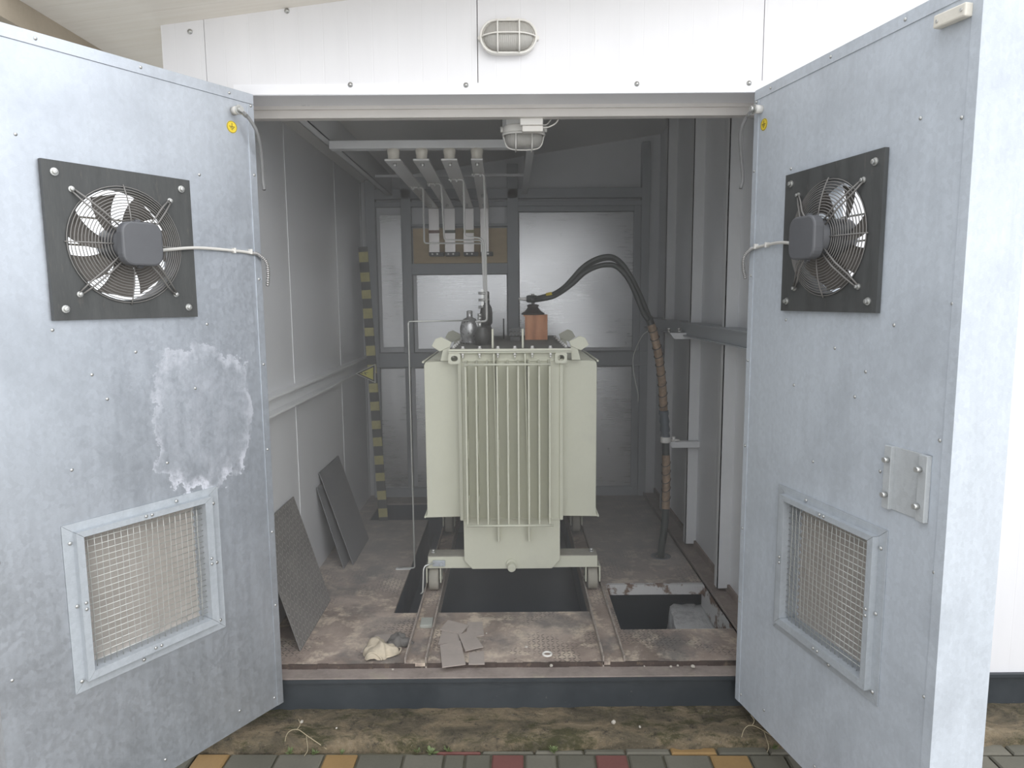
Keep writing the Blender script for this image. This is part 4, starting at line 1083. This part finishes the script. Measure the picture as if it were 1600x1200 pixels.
# chain hook hanging at front left wheel
o = thing('wheel_chock_lever', 'bent steel lever with bolt hanging from the left end of the front beam', 'lever')
b = MB(); b.box(-.41, -.345, 3.462, 3.472, .150, .182); b.cyl((-.365, 3.452, .164), (-.365, 3.472, .164), .011, 6); b.build('lever_plate', M['galv'], o, bevel=.003)
MB().tube(rounded([(-.40, 3.465, .170), (-.448, 3.45, .160), (-.455, 3.44, .145), (-.458, 3.42, .030), (-.470, 3.42, .022)], .008), .0042, 8).build('lever_rod', M['wire'], o)

# ================================================================== RAILS
def rail(x0, x1, label):
    o = thing('rail', label, 'rail', ((x0 + x1) / 2, 3.8, 0)); w = (x1 - x0) / 2
    b = MB(); b.box(-w, w, -1.03, 1.1, -.012, .003); b.build('channel_web', M['floor'], o)
    for s_ in (-1, 1):
        b = MB(); b.box(*sorted((s_ * w, s_ * (w - .007))), -1.03, 1.1, -.05, .028); b.build('channel_flange', M['railtop'], o, bevel=.001)
    return o
rail(-.456, -.362, 'left channel rail under the transformer wheels, dusty brown')
rail(.378, .473, 'right channel rail under the transformer wheels, dusty brown')

# ================================================================== BUSBARS OVERHEAD
bars = [(-.555, -.551, 'red', 4.197), (-.419, -.435, 'green', 4.067), (-.285, -.298, 'yellow', 3.925), (-.153, -.182, None, 3.775)]
names = ['leftmost', 'second from left', 'third from left', 'rightmost']
for i, (xn, xf, band, yr) in enumerate(bars):
    o = thing('busbar', 'flat aluminium busbar under the ceiling, %s of the four' % names[i], 'busbar', (0, 0, 0), group='overhead busbars')
    b = MB(); w = .038 if i < 3 else .028
    b.hexa([(xn - w, 3.435, 2.178), (xn + w, 3.435, 2.178), (xf - .036, 5.21, 2.178), (xf + .036, 5.21, 2.178), (xn - w, 3.435, 2.186), (xn + w, 3.435, 2.186), (xf - .036, 5.21, 2.186), (xf + .036, 5.21, 2.186)])
    hb = b.build('horizontal_bar', M['alu'], o)
    for y in (3.50, 4.55, 5.0):
        xx = xn + (xf - xn) * (y - 3.435) / 1.775
        MB().cyl((xx, y, 2.162), (xx, y, 2.178), .009, 8).build('bolt', M['bolt'], hb)
    b = MB(); wv = .038 if i < 3 else .03
    b.box(xf - wv, xf + wv, 5.196, 5.204, 1.862, 2.175); b.build('vertical_bar', M['barpale'], o, bevel=.001)
    if band: MB().box(xf - wv - .001, xf + wv + .001, 5.194, 5.206, 2.0, 2.022).build('phase_band', M['band_' + band], o)
    b = MB(); b.box(xf - wv, xf + wv + .03, 5.17, 5.255, 1.835, 1.862); kl = b.build('bar_clamp', M['darkmetal'], o, bevel=.004)
    for dx in (-.012, .024): MB().cyl((xf + dx, 5.17, 1.848), (xf + dx, 5.16, 1.848), .007, 8).build('bolt', M['bolt'], kl)
    b = MB(); b.lathe([(.020, 2.186), (.027, 2.190), (.027, 2.212), (.029, 2.214), (.030, 2.235), (.027, 2.238)], (xn, 3.468, 0), 'Z', 24)
    io = tag(b.build('post_insulator', M['porcelain']), 'ivory post insulator holding a busbar, %s of the four' % names[i], 'insulator', 'busbar insulators')
rods = [
 (.045, [(-.575, 4.19, 2.170), (-.503, 4.19, 2.170), (-.503, 4.19, 1.850), (-.158, 4.19, 1.846), (-.152, 4.19, 1.50)]),
 (.045, [(-.465, 4.06, 2.170), (-.384, 4.06, 2.170), (-.372, 4.06, 1.857), (-.158, 4.06, 1.853), (-.148, 4.06, 1.50)]),
 (.04, [(-.330, 3.92, 2.170), (-.248, 3.92, 2.170), (-.246, 3.92, 1.862), (-.160, 3.92, 1.856), (-.143, 3.92, 1.835), (-.139, 3.92, 1.50)]),
 (.04, [(-.195, 3.775, 2.172), (-.130, 3.775, 2.172), (-.124, 3.74, 1.402), (-.182, 3.74, 1.400)])]
rl = ['bent aluminium rod dropping from the leftmost busbar', 'bent aluminium rod dropping from the second busbar from the left', 'bent aluminium rod dropping from the third busbar from the left', 'straight aluminium rod dropping from the rightmost busbar to the front bushing']
for (r_, P), lbl in zip(rods, rl):
    b = MB(); pts = rounded(P, .018, 5)
    b.tube(pts, .0052, 4, smooth=False)
    o = tag(b.build('connection_rod', M['rod']), lbl, 'conductor', 'rods between busbars and transformer')
    for dx in (.012, .045):
        MB().cyl((P[0][0] + dx, P[0][1], P[0][2] - .016), (P[0][0] + dx, P[0][1], P[0][2] + .004), .0065, 8).build('bolt', M['bolt'], o)
b = MB(); b.box(-.714, -.018, 5.262, 5.275, 1.786, 2.042)
tag(b.build('insulating_board', M['board'], None, bevel=.002), 'yellow brown insulating board behind the busbar ends', 'board')

# ================================================================== STRIPED BAR, SIGN, LEANING PLATES
b = MB(); b.box(-.030, .030, -.006, .006, 0, 1.872)
o = tag(b.build('barrier_bar', M['stripe']), 'yellow and black striped bar standing in the back left corner', 'bar'); o.location = (-.888, 4.69, 0); o.rotation_euler = (R(-.5), R(-2.6), 0)
S_ = thing('warning_sign', 'yellow triangular high voltage sign on the striped bar, tip pointing left', 'sign', (-.953, 4.672, 1.029), 0)
def tri(k, y0, y1, m, n, par):
    P = [(-.092, .0), (.046, .064), (.042, -.066)]
    cx_ = sum(p[0] for p in P) / 3; cz_ = sum(p[1] for p in P) / 3
    P = [(cx_ + (p[0] - cx_) * k, y0, cz_ + (p[1] - cz_) * k) for p in P]
    return MB().prism(P, (0, y1 - y0, 0)).build(n, m, par)
tri(1, 0, .003, M['signwhite'], 'sign_plate', S_); tri(.88, -.001, .0, M['ink'], 'black_border', S_); tri(.66, -.002, -.001, M['signyellow'], 'yellow_face', S_)
b = MB(); b.prism([(-.045, -.003, .006), (-.044, -.003, .000), (-.018, -.003, -.006), (-.022, -.003, -.0005), (.0, -.003, -.007), (-.005, -.003, -.010), (.008, -.003, -.012), (.004, -.003, .0), (.001, -.003, -.003), (-.016, -.003, .006), (-.010, -.003, .000)][:0] or
        [(-.052, -.003, .007), (-.054, -.003, .001), (-.024, -.003, -.006), (-.034, -.003, .008), (.004, -.003, .006), (-.024, -.003, .003), (-.014, -.003, -.012)], (0, .001, 0))
b.build('lightning_bolt', M['ink'], S_)
def leaning(name, y0, y1, xb, zt, m, label, th=.005, zb=0):
    b = MB(); ln = math.hypot(zt - zb, abs(XL + .004 - xb)); b.box(0, ln, 0, y1 - y0, -th, 0)
    o = tag(b.build(name, m, None, bevel=.001), label, 'steel plate'); o.location = (xb, y0, zb)
    o.rotation_euler = (0, -math.atan2(zt - zb, XL + .006 - xb), 0)
    return o
leaning('checker_plate', 2.885, 3.40, -.930, .545, M['plate'], 'checker plate leaning against the left wall, nearest the doorway')
leaning('floor_plate', 3.875, 4.32, -.920, .545, M['platedark'], 'smooth dark plate leaning on the left wall, front one of the two in the middle')
leaning('floor_plate', 3.815, 4.25, -.960, .475, M['platedark'], 'lower dark plate leaning on the left wall behind the taller smooth one')

# ================================================================== LITTER ON THE FLOOR
cards = [([(-.292, 2.722), (-.197, 2.745), (-.232, 2.948), (-.320, 2.908)], .010, 'largest dusty card piece, front left of the scattered cards'),
         ([(-.205, 2.850), (-.129, 2.885), (-.184, 3.030), (-.245, 3.000)], .013, 'slanting card piece lying on top in the middle of the cards'),
         ([(-.185, 2.755), (-.118, 2.755), (-.125, 2.862), (-.188, 2.850)], .004, 'small square card piece, front right of the scattered cards'),
         ([(-.335, 3.060), (-.233, 3.020), (-.205, 3.100), (-.306, 3.156)], .007, 'crooked card piece at the back left of the cards'),
         ([(-.210, 2.99), (-.130, 3.010), (-.142, 3.140), (-.212, 3.141)], .003, 'upright rectangular card piece at the back right of the cards'),
         ([(-.330, 2.93), (-.24, 2.95), (-.235, 3.04), (-.325, 3.06)], .002, 'card piece mostly hidden under the others')]
for P, z, lbl in cards:
    tag(MB().prism([(x, y, z - .003) for x, y in P], (0, 0, .004)).build('cardboard_piece', M['card']), lbl, 'card', 'dusty cards on the floor')
b = MB(); b.hexa([(-.43, 3.08, .004), (-.372, 3.08, .004), (-.432, 3.16, .004), (-.376, 3.16, .004), (-.43, 3.08, .020), (-.372, 3.08, .020), (-.432, 3.16, .020), (-.376, 3.16, .020)])
tag(b.build('spacer_block', M['block'], None, bevel=.002), 'pale square block lying in the left rail channel', 'block')
tag(MB().tube([(.148 + .018 * math.cos(R(a)), 2.83 + .018 * math.sin(R(a)), .006) for a in range(0, 360, 15)], .005, 8, closed=True).build('plastic_ring', M['plastic_white']), 'small white plastic ring lying on the floor', 'ring')
def crumple(c, rx, ry, h, seed, m, name, label, cat):
    random.seed(seed); b = MB(); n, k = 40, 14; vs = []; fs = []
    ph = [random.uniform(0, 6.28) for _ in range(8)]
    for i in range(k + 1):
        t = i / k
        for j in range(n):
            a = 2 * PI * j / n
            rr = math.sin(t * PI / 2) ** .8 * (1 + .16 * math.sin(3 * a + ph[0]) + .10 * math.sin(7 * a + ph[1]) + .05 * math.sin(13 * a + ph[2]))
            x, y = rx * rr * math.cos(a), ry * rr * math.sin(a)
            z = h * (1 - t ** 2.2) * (1 + .3 * math.sin(2 * a + ph[3])) + .22 * h * math.sin(4 * a + 5 * t + ph[4]) * (1 - t * .4) * t + .14 * h * math.sin(9 * a - 7 * t + ph[5]) * t * (1 - t * .5)
            vs.append((c[0] + x, c[1] + y, c[2] + max(.002, z + .004)))
    for i in range(k):
        for j in range(n): fs.append((i * n + j, i * n + (j + 1) % n, (i + 1) * n + (j + 1) % n, (i + 1) * n + j))
    fs.append(tuple(range(n))); b._add(vs, fs, True)
    return tag(b.build(name, m), label, cat)
o = crumple((-.575, 2.850, 0), .072, .058, .050, 3, M['rag'], 'crumpled_rag', 'crumpled cream coloured rag on the floor left of the rail', 'rag')
b = MB(); b.tube(catmull([(-.625, 2.802, .004), (-.615, 2.80, .028), (-.592, 2.80, .036), (-.568, 2.798, .022), (-.555, 2.797, .004)], 6), .005, 6)
b.tube(catmull([(-.505, 2.90, .004), (-.487, 2.875, .014), (-.49, 2.845, .010), (-.52, 2.82, .008), (-.55, 2.81, .006)], 6), .004, 6)
b.build('cuff', M['rag'], o, 'pale rolled cuff')
crumple((-.505, 2.935, 0), .055, .045, .036, 8, M['ragdark'], 'crumpled_rag', 'dark dirty rag lying against the left rail', 'rag')
tag(MB().prism([(-.66, 2.865, .001), (-.60, 2.865, .001), (-.535, 3.03, .001), (-.625, 3.02, .001)], (0, 0, .003)).build('cardboard_piece', M['card']), 'flat dusty card under the cream rag', 'card', 'dusty cards on the floor')
# stone chips
random.seed(21)
spots = [(-.50, 2.74, -.01), (-.12, 3.03, 0), (.16, 2.74, 0), (.66, 2.745, -.01), (.69, 2.752, -.01), (.55, 2.75, -.01), (.75, 2.742, -.01), (.40, 2.60, ZB), (-.85, 2.62, ZB), (.06, 2.9, 0), (-.7, 2.58, ZB), (.50, 2.57, ZB)]
first = None
for i, (x, y, z) in enumerate(spots):
    r = random.uniform(.004, .009)
    if first is None:
        b = MB(); bmesh.ops.create_icosphere(b.bm, subdivisions=1, radius=1)
        for v in b.bm.verts: v.co *= random.uniform(.75, 1.15)
        first = b.build('stone_chip', M['stone']); o = first
    else: o = first.copy(); COL.objects.link(o)
    o.location = (x, y, z + r * .5); o.scale = (r * 1.3, r, r * .8); o.rotation_euler = (0, 0, i)
    tag(o, 'small pale stone chip lying on the steel floor or threshold strip' if z > -.1 else 'small pale stone chip lying on the mossy ledge', 'stone', 'stone chips on the floor' if z > -.1 else 'stone chips on the ledge')
    if i == 7: o.scale = (.013, .010, .010); tag(o, 'larger pale pebble on the mossy ledge right of centre', 'stone')
# weeds at the foot of the plinth
def weed(x, y, s, seed, label):
    random.seed(seed); o = thing('weed', label, 'plant', (x, y, ZG), group='weeds along the ledge'); b = MB()
    for i in range(16):
        a = random.uniform(0, 6.28); e = R(random.uniform(15, 75)); l = s * random.uniform(.6, 1.1); w = s * .14
        d = Vector((math.cos(a) * math.cos(e), math.sin(a) * math.cos(e), math.sin(e))); sd = Vector((-math.sin(a), math.cos(a), 0)) * w
        u_ = Vector((0, 0, .0006))
        b.prism([d * l * .15, d * l * .6 + sd, d * l, d * l * .6 - sd], u_)
    b.build('leaves', M['leaf'], o)
    b = MB()
    for i in range(5):
        a = random.uniform(0, 6.28); d = Vector((math.cos(a) * .5, math.sin(a) * .5, .8)) * s * .9
        b.tube([Vector((0, 0, -.004)), d * .5, d], .0009, 4)
    b.build('stems', M['leaf'], o)
for i, (x, y, s, l) in enumerate([(-.765, 2.492, .022, 'tiny weed left of the ochre paver'), (-.315, 2.488, .035, 'tuft of weed in front of the ledge left of the red cut paver'), (-.255, 2.50, .030, 'small weed beside the red cut paver'),
                               (-.37, 2.50, .02, 'tiny weed seedling nearest the ochre paver'), (.155, 2.492, .034, 'weed tuft growing at the ledge right of the centre'), (-.66, 2.496, .016, 'tiny seedling left of the ochre paver, close to it'), (1.0, 2.50, .03, 'weed at the ledge by the right door'), (-.86, 2.50, .026, 'weed with dry stalk by the left door')]):
    weed(x, y, s, 30 + i, l)
for k, (x, lbl) in enumerate([(-.84, 'dry twig arching over the ledge by the left door'), (.93, 'dry forked twig on the ledge by the right door')]):
    b = MB()
    b.tube(catmull([(x - .05, 2.515, ZG + .01), (x - .035, 2.52, ZB + .02), (x + .0, 2.53, ZB + .03), (x + .05, 2.51, ZB + .012), (x + .12, 2.50, ZG + .015)], 6), .0016, 5)
    b.tube(catmull([(x, 2.53, ZB + .03), (x + .01, 2.54, ZB + .045), (x + .0, 2.55, ZB + .06)], 5), .0012, 5)
    b.tube(catmull([(x + .04, 2.513, ZB + .014), (x + .05, 2.49, ZG + .02), (x + .04, 2.475, ZG + .004)], 5), .0012, 5)
    tag(b.build('dry_twig', M['twig']), lbl, 'twig')
